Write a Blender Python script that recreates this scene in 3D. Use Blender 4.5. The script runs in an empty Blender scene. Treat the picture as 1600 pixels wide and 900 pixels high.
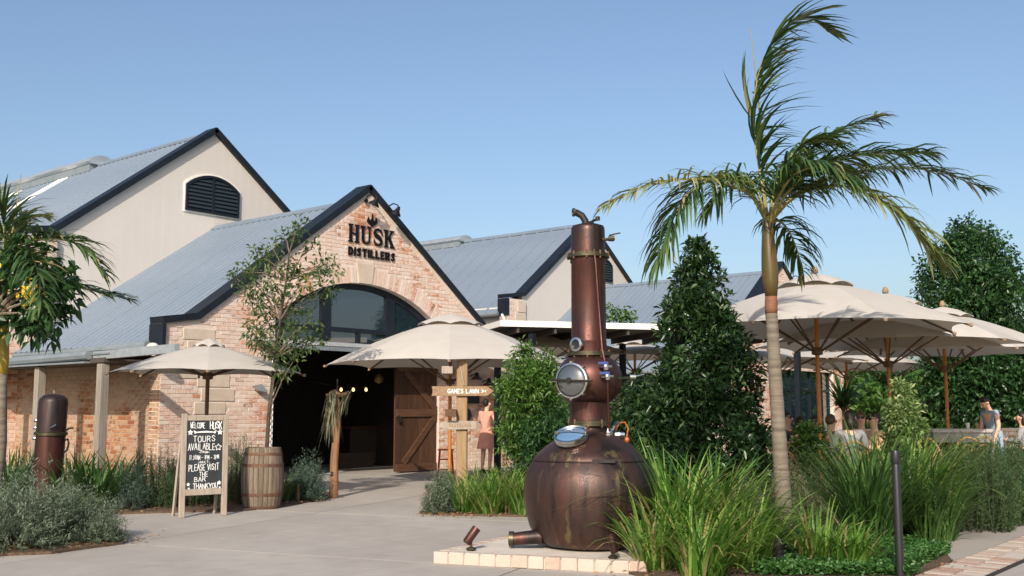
import bpy, math, random
import numpy as np
from mathutils import Vector, Matrix
rad = math.radians
R = random.Random(11)
NR = np.random.default_rng(5)
sc = bpy.context.scene
col = sc.collection

# ------------------------------------------------------------------ camera
# world axes: X runs along the brick facade (to the right and away), Y runs from the facade back along the roofs
F = 1640.0; PITCH = math.atan(190 / F); EYE = 1.5; TH = rad(39.8)
FW = (math.cos(TH), math.sin(TH)); RT = (math.sin(TH), -math.cos(TH))
cd = bpy.data.cameras.new('camera'); cam = bpy.data.objects.new('camera', cd); col.objects.link(cam)
cd.sensor_width = 36; cd.lens = F / 1600 * 36; cd.clip_end = 3000
cam.location = (0, 0, EYE); cam.rotation_euler = (rad(90) + PITCH, 0, -(rad(90) - TH))
sc.camera = cam

# ------------------------------------------------------------------ world and sun
SUN_AZ = rad(11)      # direction the light travels, right of the view direction
SUN_EL = rad(31)
hd = (FW[0] * math.cos(SUN_AZ) + RT[0] * math.sin(SUN_AZ), FW[1] * math.cos(SUN_AZ) + RT[1] * math.sin(SUN_AZ))
wd = bpy.data.worlds.new('World'); sc.world = wd; wd.use_nodes = True
nt = wd.node_tree; nt.nodes.clear()
o_ = nt.nodes.new('ShaderNodeOutputWorld'); b_ = nt.nodes.new('ShaderNodeBackground'); s_ = nt.nodes.new('ShaderNodeTexSky')
s_.sky_type = 'NISHITA'; s_.sun_disc = False
s_.sun_elevation = SUN_EL; s_.sun_rotation = math.atan2(-hd[0], -hd[1])
s_.air_density = 1.05; s_.dust_density = 2.7; s_.ozone_density = 2.5; s_.altitude = 0
b_.inputs['Strength'].default_value = 0.15
nt.links.new(s_.outputs[0], b_.inputs[0]); nt.links.new(b_.outputs[0], o_.inputs[0])
sl = bpy.data.lights.new('sun', 'SUN'); sl.energy = 4.8; sl.angle = rad(0.55); sl.color = (1.0, 0.895, 0.765)
so = bpy.data.objects.new('sun', sl); col.objects.link(so)
so.rotation_euler = Vector((hd[0] * math.cos(SUN_EL), hd[1] * math.cos(SUN_EL), -math.sin(SUN_EL))).to_track_quat('-Z', 'Y').to_euler()
so.location = (-hd[0] * 20, -hd[1] * 20, 20)
vs = sc.view_settings
vs.view_transform = 'Standard'; vs.look = 'None'; vs.exposure = 0.1; vs.gamma = 1.0

# ------------------------------------------------------------------ places
def ray(px, py):
    a = (px - 800) / F; b = (450 - py) / F
    c, s = math.cos(PITCH), math.sin(PITCH)
    f, up = c - b * s, s + b * c
    return (a * RT[0] + f * FW[0], a * RT[1] + f * FW[1], up, f)
def GR(px, py, z=0.0):
    d = ray(px, py); t = (z - EYE) / d[2]
    return Vector((d[0] * t, d[1] * t, z))
def PX(px, py, dep):
    d = ray(px, py); t = dep / d[3]
    return Vector((d[0] * t, d[1] * t, EYE + d[2] * t))
def AT(px, dep, z=0.0):
    p = PX(px, 640, dep); p.z = z
    return p
def proj(p):
    x = p[0] * RT[0] + p[1] * RT[1]; y = p[0] * FW[0] + p[1] * FW[1]; z = p[2] - EYE
    c, s = math.cos(PITCH), math.sin(PITCH)
    zc = y * c + z * s; yc = -y * s + z * c
    return 800 + F * x / zc, 450 - F * yc / zc

# ------------------------------------------------------------------ materials
def _mat(name):
    m = bpy.data.materials.new(name); m.use_nodes = True
    n = m.node_tree; n.nodes.clear()
    out = n.nodes.new('ShaderNodeOutputMaterial'); p = n.nodes.new('ShaderNodeBsdfPrincipled')
    n.links.new(p.outputs[0], out.inputs[0])
    return m, n, p, out
def rgb(c): return (c[0], c[1], c[2], 1)
def coords(n, scale, stretch=(1, 1, 1), kind='Object'):
    tc = n.nodes.new('ShaderNodeTexCoord'); mp = n.nodes.new('ShaderNodeMapping')
    n.links.new(tc.outputs[kind], mp.inputs[0])
    mp.inputs['Scale'].default_value = tuple(scale * s for s in stretch)
    return mp.outputs[0]
def noise(n, scale, stretch=(1, 1, 1), detail=5, rough=.6):
    t = n.nodes.new('ShaderNodeTexNoise'); t.inputs['Scale'].default_value = 1
    t.inputs['Detail'].default_value = detail; t.inputs['Roughness'].default_value = rough
    n.links.new(coords(n, scale, stretch), t.inputs['Vector'])
    return t.outputs['Fac']
def ramp(n, fac, stops, interp='LINEAR'):
    r = n.nodes.new('ShaderNodeValToRGB'); r.color_ramp.interpolation = interp
    e = r.color_ramp.elements
    while len(e) < len(stops): e.new(0.5)
    for k, (pos, c) in enumerate(stops):
        e[k].position = pos; e[k].color = rgb(c) if not isinstance(c, float) else (c, c, c, 1)
    n.links.new(fac, r.inputs[0])
    return r.outputs[0]
def mixc(n, fac, a, b, mode='MIX'):
    m = n.nodes.new('ShaderNodeMix'); m.data_type = 'RGBA'; m.blend_type = mode
    for v, i in ((fac, 0), (a, 6), (b, 7)):
        if hasattr(v, 'links'): n.links.new(v, m.inputs[i])
        elif i == 0: m.inputs[0].default_value = v
        else: m.inputs[i].default_value = rgb(v)
    return m.outputs[2]
def attr(n, name='tone'):
    a = n.nodes.new('ShaderNodeAttribute'); a.attribute_name = name
    return a.outputs['Fac']
def bump(n, p, h, strength, dist):
    b = n.nodes.new('ShaderNodeBump'); b.inputs['Strength'].default_value = strength; b.inputs['Distance'].default_value = dist
    n.links.new(h, b.inputs['Height']); n.links.new(b.outputs[0], p.inputs['Normal'])

def simple(name, c, c2=None, scale=6, rough=.6, metal=0, bs=0, bscale=60, stretch=(1, 1, 1), spec=.4, rvar=0):
    m, n, p, o = _mat(name)
    if c2:
        f = noise(n, scale, stretch)
        n.links.new(ramp(n, f, [(.32, c), (.68, c2)]), p.inputs['Base Color'])
        if rvar: n.links.new(ramp(n, f, [(.3, float(rough - rvar)), (.7, float(rough + rvar))]), p.inputs['Roughness'])
    else: p.inputs['Base Color'].default_value = rgb(c)
    if not rvar: p.inputs['Roughness'].default_value = rough
    p.inputs['Metallic'].default_value = metal; p.inputs['Specular IOR Level'].default_value = spec
    if bs: bump(n, p, noise(n, bscale, stretch, 4), bs, .01)
    return m

def leafmat(name, dark, mid, light, rough=.45, trans=.25, spec=.4, dry=None):
    m, n, p, o = _mat(name)
    st = [(0, dark), (.5, mid), (1, light)]
    if dry: st = [(0, dark), (.45, mid), (.88, light), (.95, dry)]
    c = ramp(n, attr(n), st)
    n.links.new(c, p.inputs['Base Color']); p.inputs['Roughness'].default_value = rough; p.inputs['Specular IOR Level'].default_value = spec
    t = n.nodes.new('ShaderNodeBsdfTranslucent'); x = n.nodes.new('ShaderNodeMixShader'); x.inputs[0].default_value = trans
    n.links.new(mixc(n, .5, c, (light[0] * 1.3, light[1] * 1.4, light[2] * .6)), t.inputs[0])
    n.links.new(p.outputs[0], x.inputs[1]); n.links.new(t.outputs[0], x.inputs[2]); n.links.new(x.outputs[0], o.inputs[0])
    return m

def brickmat(name, white=.5):
    m, n, p, o = _mat(name)
    t = attr(n)
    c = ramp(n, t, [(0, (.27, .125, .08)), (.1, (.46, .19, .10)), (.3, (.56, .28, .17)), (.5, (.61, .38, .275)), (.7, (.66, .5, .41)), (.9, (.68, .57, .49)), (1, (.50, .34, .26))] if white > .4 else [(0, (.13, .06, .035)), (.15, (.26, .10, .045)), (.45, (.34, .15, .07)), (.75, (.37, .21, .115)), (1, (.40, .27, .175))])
    g = noise(n, 26, (1, 1, 1.6), 5, .7)
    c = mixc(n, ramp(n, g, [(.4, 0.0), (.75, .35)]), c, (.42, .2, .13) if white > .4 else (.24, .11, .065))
    big = noise(n, .7, (1, 1, 1), 3)
    fine = noise(n, 11, (1, 1, 2.2), 6, .75)
    ad = n.nodes.new('ShaderNodeMath'); ad.operation = 'ADD'; n.links.new(fine, ad.inputs[0]); n.links.new(big, ad.inputs[1])
    lime = ramp(n, ad.outputs[0], [(1.02 - white * .16, 0.0), (1.22 - white * .12, .7)])
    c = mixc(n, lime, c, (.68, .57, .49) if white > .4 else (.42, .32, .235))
    st = ramp(n, noise(n, 1.6, (1, 1, .7), 5), [(.64, 0.0), (.8, .3)])
    c = mixc(n, st, c, (.34, .28, .22))
    n.links.new(c, p.inputs['Base Color']); p.inputs['Roughness'].default_value = .9; p.inputs['Specular IOR Level'].default_value = .15
    bump(n, p, g, .5, .012)
    return m

def woodmat(name, a, b, c, axis='z', rough=.75, tone=False, scale=3.0):
    m, n, p, o = _mat(name)
    st = {'z': (9, 9, .7), 'x': (.7, 9, 9), 'y': (9, .7, 9)}[axis]
    f = noise(n, scale, st, 8, .65)
    cc = ramp(n, f, [(.25, a), (.5, b), (.75, c)])
    if tone: cc = mixc(n, ramp(n, attr(n), [(0, 0.0), (1, .6)]), cc, a)
    n.links.new(cc, p.inputs['Base Color']); p.inputs['Roughness'].default_value = rough; p.inputs['Specular IOR Level'].default_value = .25
    bump(n, p, f, .5, .012)
    return m

def coppermat(name, base, dark, red, verdi=.2, rough=.4):
    m, n, p, o = _mat(name)
    streak = noise(n, 5, (1, 1, .12), 6, .65)
    blot = noise(n, 2.6, (1, 1, 1), 6, .7)
    c = ramp(n, streak, [(.36, dark), (.5, base), (.62, red)])
    c = mixc(n, ramp(n, blot, [(.42, 0.0), (.68, .75)]), c, dark)
    gr = noise(n, 7, (1, 1, .1), 4, .6)
    c = mixc(n, ramp(n, gr, [(.60, 0.0), (.70, verdi)]), c, (.20, .15, .075))
    n.links.new(c, p.inputs['Base Color'])
    sp = noise(n, 70, (1, 1, 1), 4, .7)
    n.links.new(ramp(n, sp, [(.3, float(rough - .1)), (.7, float(rough + .2))]), p.inputs['Roughness'])
    n.links.new(ramp(n, blot, [(.35, .9), (.7, .6)]), p.inputs['Metallic'])
    bump(n, p, noise(n, 30, (1, 1, 1), 3), .1, .006)
    return m

MT = {}
MT['brick'] = brickmat('old_brick', .62)
MT['brick_side'] = brickmat('shade_darkened_brick', .25)  # darker copy of the brick, colour lowered to deepen the verandah shade
MT['mortar'] = simple('lime_mortar', (.58, .47, .395), (.69, .58, .495), 9, .95, bs=.6, bscale=50, spec=.1)
MT['mortar_side'] = simple('shade_darkened_mortar', (.33, .25, .185), (.42, .33, .25), 9, .95, bs=.6, bscale=50, spec=.1)  # darker copy of the mortar, shade put into its colour
MT['sandstone'] = simple('sandstone', (.50, .40, .31), (.58, .485, .395), 5, .9, bs=.5, bscale=30, spec=.15)
MT['cream'] = simple('cream_cladding', (.54, .50, .46), (.565, .525, .483), .8, .75, spec=.2)
MT['black_metal'] = simple('charcoal_metal', (.006, .009, .014), (.011, .015, .022), 4, .45, spec=.3)
MT['roof'] = simple('zinc_roof', (.175, .22, .275), (.20, .245, .30), .5, .5, metal=.15, stretch=(1, 1.4, 1), rvar=.06)
MT['letter'] = simple('black_letter_paint', (.006, .006, .008), None, rough=.6, spec=.2)
MT['gutter'] = simple('gutter_metal', (.2, .235, .25), (.27, .3, .32), 3, .45, metal=.3)
MT['galv'] = simple('galvanised_metal', (.42, .45, .47), (.54, .57, .58), 8, .4, metal=.6)
MT['skylight'] = simple('translucent_sheet', (.82, .8, .76), None, rough=.4)
MT['white'] = simple('white_paint', (.74, .71, .66), (.8, .77, .72), 4, .5)
MT['soffit'] = simple('dark_soffit', (.05, .042, .036), (.075, .06, .05), 6, .7)
MT['interior'] = simple('shade_dark_interior', (.02, .018, .018), (.035, .03, .028), 3, .8)  # near-black colour so shaded surfaces stay dark
MT['canvas'] = None
MT['umb_wood'] = woodmat('oiled_timber', (.36, .13, .035), (.46, .17, .045), (.54, .22, .06), 'z', .45)
MT['umb_rib'] = simple('dark_rib_timber', (.10, .055, .028), (.15, .085, .045), 5, .6)
MT['post_wood'] = woodmat('weathered_post', (0.161, 0.136, 0.112), (0.248, 0.217, 0.18), (0.322, 0.285, 0.236), 'z')
MT['sign_wood'] = woodmat('sign_timber', (.19, .12, .07), (.275, .18, .108), (.35, .245, .155), 'x')
MT['signpost'] = woodmat('signpost_timber', (0.204, 0.129, 0.068), (0.286, 0.19, 0.105), (0.354, 0.252, 0.15), 'z')
MT['door_wood'] = woodmat('red_brown_door_timber', (.04, .02, .012), (.088, .043, .025), (.14, .072, .042), 'z', .6, tone=True)
MT['door_dark'] = woodmat('dark_rail_timber', (.055, .028, .017), (.105, .052, .03), (.155, .08, .047), 'x', .6)
MT['driftwood'] = woodmat('driftwood', (.11, .06, .035), (.22, .115, .06), (.34, .20, .11), 'z')
MT['frame_wood'] = woodmat('grey_frame_timber', (0.23, 0.187, 0.151), (0.331, 0.274, 0.223), (0.418, 0.353, 0.288), 'z')
MT['barrel_wood'] = woodmat('barrel_stave', (0.086, 0.065, 0.047), (0.194, 0.151, 0.108), (0.288, 0.23, 0.173), 'z', tone=True)
MT['rust'] = simple('rusty_hoop', (.11, .06, .04), (.2, .11, .07), 14, .75, metal=.5)
MT['board'] = simple('slate_board', (.018, .022, .027), (.035, .04, .046), 5, .75)
MT['chalk'] = simple('chalk', (.82, .82, .80), (.7, .7, .68), 40, .95)
MT['copper'] = coppermat('aged_copper', (.098, .058, .046), (.036, .026, .026), (.135, .058, .053), .95, .42)
MT['copper_red'] = coppermat('red_copper', (.098, .043, .034), (.04, .024, .023), (.14, .055, .045), .3, .42)
MT['copper_dark'] = coppermat('blackened_copper', (.07, .045, .04), (.025, .022, .024), (.13, .055, .045), .2, .42)
MT['brass'] = simple('dull_brass', (.06, .056, .036), (.125, .108, .066), 12, .45, metal=.85)
MT['steel'] = simple('polished_steel', (.55, .55, .53), (.66, .66, .65), 9, .2, metal=1)
MT['iron'] = simple('dark_iron', (.025, .022, .022), (.045, .038, .035), 15, .5, metal=.5)
MT['blue_knob'] = simple('blue_valve_handle', (.02, .05, .22), None, rough=.4)
MT['orange_hose'] = simple('orange_plastic', (.38, .09, .02), None, rough=.45)
MT['bulb'] = None
MT['yellow_flower'] = simple('yellow_petal', (.75, .52, .03), (.8, .6, .06), 8, .6)
MT['blackplastic'] = simple('black_plastic', (.018, .018, .02), None, rough=.4)
MT['rattan'] = simple('bent_rattan', (.27, .155, .05), (.36, .22, .085), 20, .5)
MT['table'] = simple('table_top', (.2, .19, .18), (.3, .28, .26), 8, .5)
MT['skin'] = simple('skin', (.60, .35, .24), (.66, .40, .29), 6, .5)
MT['hair_dark'] = simple('dark_hair', (.014, .010, .008), (.03, .02, .015), 30, .5)
MT['hair_brown'] = simple('brown_hair', (.07, .04, .02), (.11, .065, .035), 30, .5)
MT['cloth_grey'] = simple('grey_wool', (.20, .20, .21), (.34, .34, .35), 90, .9, bs=.5, bscale=120)
MT['cloth_blue'] = simple('pale_blue_cotton', (.21, .29, .37), (.29, .37, .45), 8, .85)
MT['cloth_pink'] = simple('peach_cotton', (.56, .27, .20), (.62, .32, .25), 10, .85)
MT['cloth_black'] = simple('black_cotton', (.016, .016, .018), (.03, .03, .033), 8, .85)
MT['cloth_tan'] = simple('tan_cotton', (.46, .31, .16), (.55, .39, .22), 8, .85)
MT['cloth_white'] = simple('white_cotton', (.7, .68, .65), None, rough=.85)
MT['bark'] = woodmat('tree_bark', (.10, .08, .06), (.17, .135, .10), (.25, .2, .15), 'z')
MT['stem_dark'] = simple('dark_stem', (.035, .028, .02), (.075, .06, .042), 20, .85)
MT['mulch'] = simple('bark_mulch', (.055, .036, .024), (.14, .09, .055), 30, .95, bs=1, bscale=45)
MT['red'] = simple('red_paint', (.4, .02, .02), None, rough=.4)

def canvas():
    m, n, p, o = _mat('umbrella_canvas')
    c = ramp(n, noise(n, 3, (1, 1, 1), 4), [(.3, (.47, .438, .395)), (.7, (.515, .482, .437))])
    n.links.new(c, p.inputs['Base Color']); p.inputs['Roughness'].default_value = .85; p.inputs['Specular IOR Level'].default_value = .15
    t = n.nodes.new('ShaderNodeBsdfTranslucent'); x = n.nodes.new('ShaderNodeMixShader'); x.inputs[0].default_value = .13
    t.inputs[0].default_value = (.7, .58, .42, 1)
    bump(n, p, noise(n, 160, (1, 1, 1), 2), .12, .003)
    n.links.new(p.outputs[0], x.inputs[1]); n.links.new(t.outputs[0], x.inputs[2]); n.links.new(x.outputs[0], o.inputs[0])
    return m
MT['canvas'] = canvas()
def emit(name, c, s):
    m, n, p, o = _mat(name)
    p.inputs['Emission Color'].default_value = rgb(c); p.inputs['Emission Strength'].default_value = s; p.inputs['Base Color'].default_value = rgb(c)
    return m
MT['bulb'] = emit('warm_bulb', (1, .55, .22), 3.0)
def glass(name, c, ior=1.9, rough=.03):
    m, n, p, o = _mat(name)
    p.inputs['Base Color'].default_value = rgb(c); p.inputs['Roughness'].default_value = rough; p.inputs['IOR'].default_value = ior
    p.inputs['Specular IOR Level'].default_value = .5
    bump(n, p, noise(n, .8, (1, 1, 1), 2), .03, .05)
    return m
MT['glass'] = glass('dark_window_glass', (.012, .022, .034), 2.5)  # touch of blue in the base stands in for reflected sky
MT['port_glass'] = glass('porthole_glass', (.05, .055, .055), 2.4, .04)
MT['lid_glass'] = glass('sky_tinted_lid_glass', (.10, .19, .33), 2.2, .12)  # blue base colour stands in for the sky reflected in the lid

def concrete():
    m, n, p, o = _mat('broom_concrete')
    a = noise(n, .35, (1, 1, 1), 5, .65); b = noise(n, 60, (1, 1, 1), 4, .7); s = noise(n, 3.0, (1, 1, 1), 6, .7)
    c = ramp(n, a, [(.3, (.31, .28, .25)), (.7, (.43, .395, .355))])
    br = noise(n, 1, (.25, 14, 1), 4, .6)
    c = mixc(n, ramp(n, br, [(.4, 0.0), (.7, .3)]), c, (.26, .235, .21))
    c = mixc(n, ramp(n, s, [(.45, 0.0), (.75, .4)]), c, (.27, .245, .22))
    dk = noise(n, .9, (1, 1, 1), 6, .75)
    c = mixc(n, ramp(n, dk, [(.6, 0.0), (.74, .35)]), c, (.17, .155, .14))
    c = mixc(n, ramp(n, b, [(.55, 0.0), (.75, .25)]), c, (.2, .18, .165))
    n.links.new(c, p.inputs['Base Color']); p.inputs['Roughness'].default_value = .88; p.inputs['Specular IOR Level'].default_value = .2
    bump(n, p, b, .25, .006)
    return m
MT['concrete'] = concrete()
MT['ground'] = simple('dry_grass_ground', (.10, .12, .05), (.17, .16, .08), .6, .95, bs=.6, bscale=12)
MT['paver'] = None
def paver():
    m, n, p, o = _mat('old_paver_brick')
    c = ramp(n, attr(n), [(0, (.33, .18, .125)), (.3, (.40, .27, .205)), (.6, (.44, .35, .285)), (1, (.47, .405, .345))])
    g = noise(n, 22, (1, 1, 1), 6, .7)
    c = mixc(n, ramp(n, g, [(.4, 0.0), (.7, .5)]), c, (.5, .45, .385))
    n.links.new(c, p.inputs['Base Color']); p.inputs['Roughness'].default_value = .9
    bump(n, p, g, .5, .01)
    return m
MT['paver'] = paver()
MT['slab'] = simple('pale_slab', (.50, .44, .38), (.6, .54, .47), 5, .9, bs=.3, bscale=50)

LM = {}
LM['silver'] = leafmat('grey_green_needles', (.04, .062, .038), (.10, .135, .088), (.235, .275, .195), .6, .15)
LM['olive'] = leafmat('olive_needles', (.06, .08, .035), (.13, .15, .075), (.22, .23, .13), .6, .15, dry=(.25, .17, .1))
LM['rosemary'] = leafmat('rosemary_needles', (.018, .042, .014), (.042, .088, .028), (.095, .155, .055), .5, .15)
LM['bluebush'] = leafmat('blue_green_needles', (.028, .052, .038), (.062, .105, .075), (.13, .185, .13), .55, .15)
LM['strap'] = leafmat('strap_leaves', (.022, .07, .010), (.075, .175, .026), (.26, .40, .09), .34, .32, dry=(.36, .29, .13))
LM['strapdark'] = leafmat('dark_strap_leaves', (.02, .05, .014), (.045, .105, .026), (.10, .185, .045), .4, .25)
LM['magnolia'] = leafmat('glossy_dark_leaves', (.008, .024, .008), (.022, .055, .017), (.065, .12, .036), .32, .15, spec=.4)
LM['fig'] = leafmat('deep_green_leaves', (.012, .036, .012), (.028, .075, .022), (.06, .135, .038), .35, .18)
LM['lilly'] = leafmat('bright_shrub_leaves', (.03, .075, .014), (.07, .15, .028), (.16, .27, .055), .35, .28)
LM['gum'] = leafmat('young_tree_leaves', (.022, .045, .014), (.06, .105, .03), (.17, .22, .075), .4, .25)
LM['varieg'] = leafmat('variegated_leaves', (.06, .12, .03), (.15, .23, .075), (.38, .44, .2), .4, .25)
LM['palm'] = leafmat('palm_leaflets', (.014, .04, .014), (.034, .08, .026), (.11, .165, .045), .4, .16, dry=(.36, .29, .14))
LM['palmdry'] = leafmat('yellowing_leaflets', (.05, .09, .02), (.14, .18, .05), (.3, .29, .11), .45, .25, dry=(.42, .34, .19))
LM['cover'] = leafmat('groundcover_leaves', (.018, .06, .014), (.045, .125, .028), (.10, .215, .055), .4, .25)
LM['moss'] = leafmat('dry_hanging_moss', (.11, .115, .065), (.21, .205, .13), (.33, .31, .2), .8, .2)
MT['rosemary_stem'] = simple('green_brown_stem', (.03, .04, .015), (.06, .06, .03), 20, .8)
MT['rachis'] = simple('palm_rachis', (.20, .19, .06), (.30, .26, .10), 5, .5)
MT['crownshaft'] = simple('crownshaft', (.062, .056, .014), (.115, .066, .022), 3, .4, stretch=(3, 3, .6))
def palmtrunk():
    m, n, p, o = _mat('ringed_palm_trunk')
    z = noise(n, 1, (.6, .6, 22), 3, .5); s = noise(n, 12, (1, 1, 1), 6, .7)
    c = ramp(n, z, [(.35, (.095, .075, .054)), (.6, (.18, .15, .112))])
    c = mixc(n, ramp(n, s, [(.45, 0.0), (.7, .6)]), c, (.195, .172, .142))
    n.links.new(c, p.inputs['Base Color']); p.inputs['Roughness'].default_value = .85
    bump(n, p, z, .6, .015)
    return m
MT['palmtrunk'] = palmtrunk()

# ------------------------------------------------------------------ objects
WM = {}; KIDS = {}
def thing(name, label, cat, loc=(0, 0, 0), group=None):
    o = bpy.data.objects.new(name, None); col.objects.link(o)
    o.location = loc; o.empty_display_size = .2
    o['label'] = label; o['category'] = cat
    if group: o['group'] = group
    WM[o.name] = Matrix.Translation(Vector(loc)); KIDS[o.name] = []
    return o
def adopt(o, parent):
    if parent is not None:
        o.parent = parent
        o.matrix_parent_inverse = WM[parent.name].inverted()
        KIDS.setdefault(parent.name, []).append(o)
    WM[o.name] = Matrix.Identity(4)
    return o
def meshobj(name, me, mat, parent=None):
    if not isinstance(mat, (list, tuple)): mat = [mat]
    for m in mat: me.materials.append(m)
    o = bpy.data.objects.new(name, me); col.objects.link(o)
    return adopt(o, parent)
def structure(o): o['kind'] = 'structure'; return o
def stuff(o): o['kind'] = 'stuff'; return o
def tag(o, label, cat, group=None):
    o['label'] = label; o['category'] = cat
    if group: o['group'] = group
    return o
def dup(root, loc, label=None, rotz=None):
    def cp(o, parent):
        c = o.copy(); col.objects.link(c)
        if parent is not None: c.parent = parent; KIDS[parent.name].append(c)
        KIDS[c.name] = []
        for k in KIDS.get(o.name, []): cp(k, c)
        return c
    r = cp(root, None); r.location = loc
    if rotz is not None: r.rotation_euler = (0, 0, rotz)
    if label: r['label'] = label
    return r

class MB:
    def __init__(s): s.v = []; s.f = []; s.t = []; s.tone = .5; s.mi = []; s.m = 0
    def face(s, idx): s.f.append(tuple(idx)); s.t.append(s.tone); s.mi.append(s.m)
    def add(s, vs_, fs):
        b = len(s.v); s.v += [tuple(x) for x in vs_]
        for f in fs: s.face([b + i for i in f])
        return s
    BF = [(0, 3, 2, 1), (4, 5, 6, 7), (0, 1, 5, 4), (1, 2, 6, 5), (2, 3, 7, 6), (3, 0, 4, 7)]
    def box(s, x0, x1, y0, y1, z0, z1):
        return s.add([(x0, y0, z0), (x1, y0, z0), (x1, y1, z0), (x0, y1, z0), (x0, y0, z1), (x1, y0, z1), (x1, y1, z1), (x0, y1, z1)], s.BF)
    def obox(s, c, ax, ay, az):
        c, ax, ay, az = map(Vector, (c, ax, ay, az))
        return s.add([c - ax - ay - az, c + ax - ay - az, c + ax + ay - az, c - ax + ay - az, c - ax - ay + az, c + ax - ay + az, c + ax + ay + az, c - ax + ay + az], s.BF)
    def beam(s, p, q, w, h, up=(0, 0, 1)):
        p, q = Vector(p), Vector(q); d = (q - p); L = d.length; d.normalize()
        u = Vector(up); x = d.cross(u)
        if x.length < 1e-4: x = d.cross(Vector((0, 1, 0)))
        x.normalize(); u = x.cross(d)
        return s.obox((p + q) / 2, x * w / 2, d * L / 2, u * h / 2)
    def tube(s, pts, rs, n=8, cap=True):
        pts = [Vector(p) for p in pts]
        if not isinstance(rs, (list, tuple)): rs = [rs] * len(pts)
        b = len(s.v); ref = None
        for i, p in enumerate(pts):
            d = (pts[min(i + 1, len(pts) - 1)] - pts[max(i - 1, 0)]).normalized()
            if ref is None:
                ref = d.cross(Vector((0, 0, 1)))
                if ref.length < .05: ref = d.cross(Vector((1, 0, 0)))
            ref = (ref - d * ref.dot(d)).normalized(); y = d.cross(ref)
            for k in range(n):
                a = 2 * math.pi * k / n
                s.v.append(tuple(p + (ref * math.cos(a) + y * math.sin(a)) * rs[i]))
        for i in range(len(pts) - 1):
            for k in range(n):
                k2 = (k + 1) % n
                s.face((b + i * n + k, b + i * n + k2, b + (i + 1) * n + k2, b + (i + 1) * n + k))
        if cap:
            s.face([b + k for k in range(n)][::-1]); s.face([b + (len(pts) - 1) * n + k for k in range(n)])
        return s
    def lathe(s, prof, n=24, c=(0, 0, 0), axis=(0, 0, 1), cap=True):
        c = Vector(c); z = Vector(axis).normalized(); x = z.cross(Vector((0, 0, 1)))
        if x.length < .05: x = Vector((1, 0, 0))
        x.normalize(); y = z.cross(x); b = len(s.v)
        for r, h in prof:
            for k in range(n):
                a = 2 * math.pi * k / n
                s.v.append(tuple(c + z * h + (x * math.cos(a) + y * math.sin(a)) * r))
        for i in range(len(prof) - 1):
            for k in range(n):
                k2 = (k + 1) % n
                s.face((b + i * n + k, b + i * n + k2, b + (i + 1) * n + k2, b + (i + 1) * n + k))
        if cap:
            if prof[0][0] > 1e-4: s.face([b + k for k in range(n)][::-1])
            if prof[-1][0] > 1e-4: s.face([b + (len(prof) - 1) * n + k for k in range(n)])
        return s
    def prism(s, poly, o, ux, uy, ext):
        """polygon in (ux, uy) from o, extruded by the vector ext"""
        o, ux, uy, ext = map(Vector, (o, ux, uy, ext)); n = len(poly)
        a = [o + ux * p[0] + uy * p[1] for p in poly]
        fs = [tuple(range(n)), tuple(range(2 * n - 1, n - 1, -1))] + [(i, i + n, (i + 1) % n + n, (i + 1) % n) for i in range(n)]
        return s.add(a + [p + ext for p in a], fs)
    def mesh(s, name, smooth=False):
        me = bpy.data.meshes.new(name); me.from_pydata(s.v, [], s.f)
        a = me.attributes.new('tone', 'FLOAT', 'FACE'); a.data.foreach_set('value', s.t)
        me.polygons.foreach_set('material_index', s.mi)
        if smooth:
            me.polygons.foreach_set('use_smooth', [True] * len(s.f))
            if smooth != True: me.set_sharp_from_angle(angle=rad(smooth))
        me.update()
        return me
    def build(s, name, mat, parent=None, smooth=False, bevel=0):
        o = meshobj(name, s.mesh(name, smooth), mat, parent)
        if bevel:
            b = o.modifiers.new('bevel', 'BEVEL'); b.width = bevel; b.segments = 1; b.limit_method = 'ANGLE'
        return o

def sheet(name, pts, z, mat, thick=.05):
    m = MB(); m.prism([(p[0], p[1]) for p in pts], (0, 0, z), (1, 0, 0), (0, 1, 0), (0, 0, -thick))
    return m.build(name, mat)

# ------------------------------------------------------------------ foliage kit (numpy)
def np_mesh(name, V, faces4, tone, mat, parent):
    """V (n,3); faces4 (m,4) quads; tone (m)"""
    me = bpy.data.meshes.new(name); nf = len(faces4)
    me.vertices.add(len(V)); me.vertices.foreach_set('co', np.asarray(V, np.float32).ravel())
    me.loops.add(nf * 4); me.loops.foreach_set('vertex_index', np.asarray(faces4, np.int32).ravel())
    me.polygons.add(nf); me.polygons.foreach_set('loop_start', np.arange(0, nf * 4, 4, dtype=np.int32))
    me.update(calc_edges=True)
    a = me.attributes.new('tone', 'FLOAT', 'FACE'); a.data.foreach_set('value', np.asarray(tone, np.float32))
    return meshobj(name, me, mat, parent)
def unit(a): return a / np.maximum(np.linalg.norm(a, axis=-1, keepdims=True), 1e-6)
def leaf_mesh(name, pos, dr, L, W, tone, mat, parent, bend=.25, fold=.25):
    """leaves of two quads: a base, two shoulders either side, and a tip; folded along the rib and bending down"""
    N = len(pos); dr = unit(dr)
    rnd = NR.normal(size=(N, 3)) * .6 + np.array([0, 0, 1.0])
    side = unit(np.cross(dr, rnd)); up = np.cross(side, dr)
    L = np.broadcast_to(L, (N,))[:, None]; W = np.broadcast_to(W, (N,))[:, None]
    dn = np.array([0, 0, -1.0])
    b = pos; m = pos + dr * L * .5 + dn * L * bend * .15
    t = pos + dr * L + dn * L * bend
    s1 = m + side * W * .5 + up * W * fold; s2 = m - side * W * .5 + up * W * fold
    V = np.stack([b, s1, t, s2, m], 1).reshape(-1, 3)
    k = np.arange(N) * 5
    f1 = np.stack([k, k + 4, k + 2, k + 1], 1); f2 = np.stack([k, k + 3, k + 2, k + 4], 1)
    return np_mesh(name, V, np.concatenate([f1, f2]), np.concatenate([tone, tone]), mat, parent)
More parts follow.
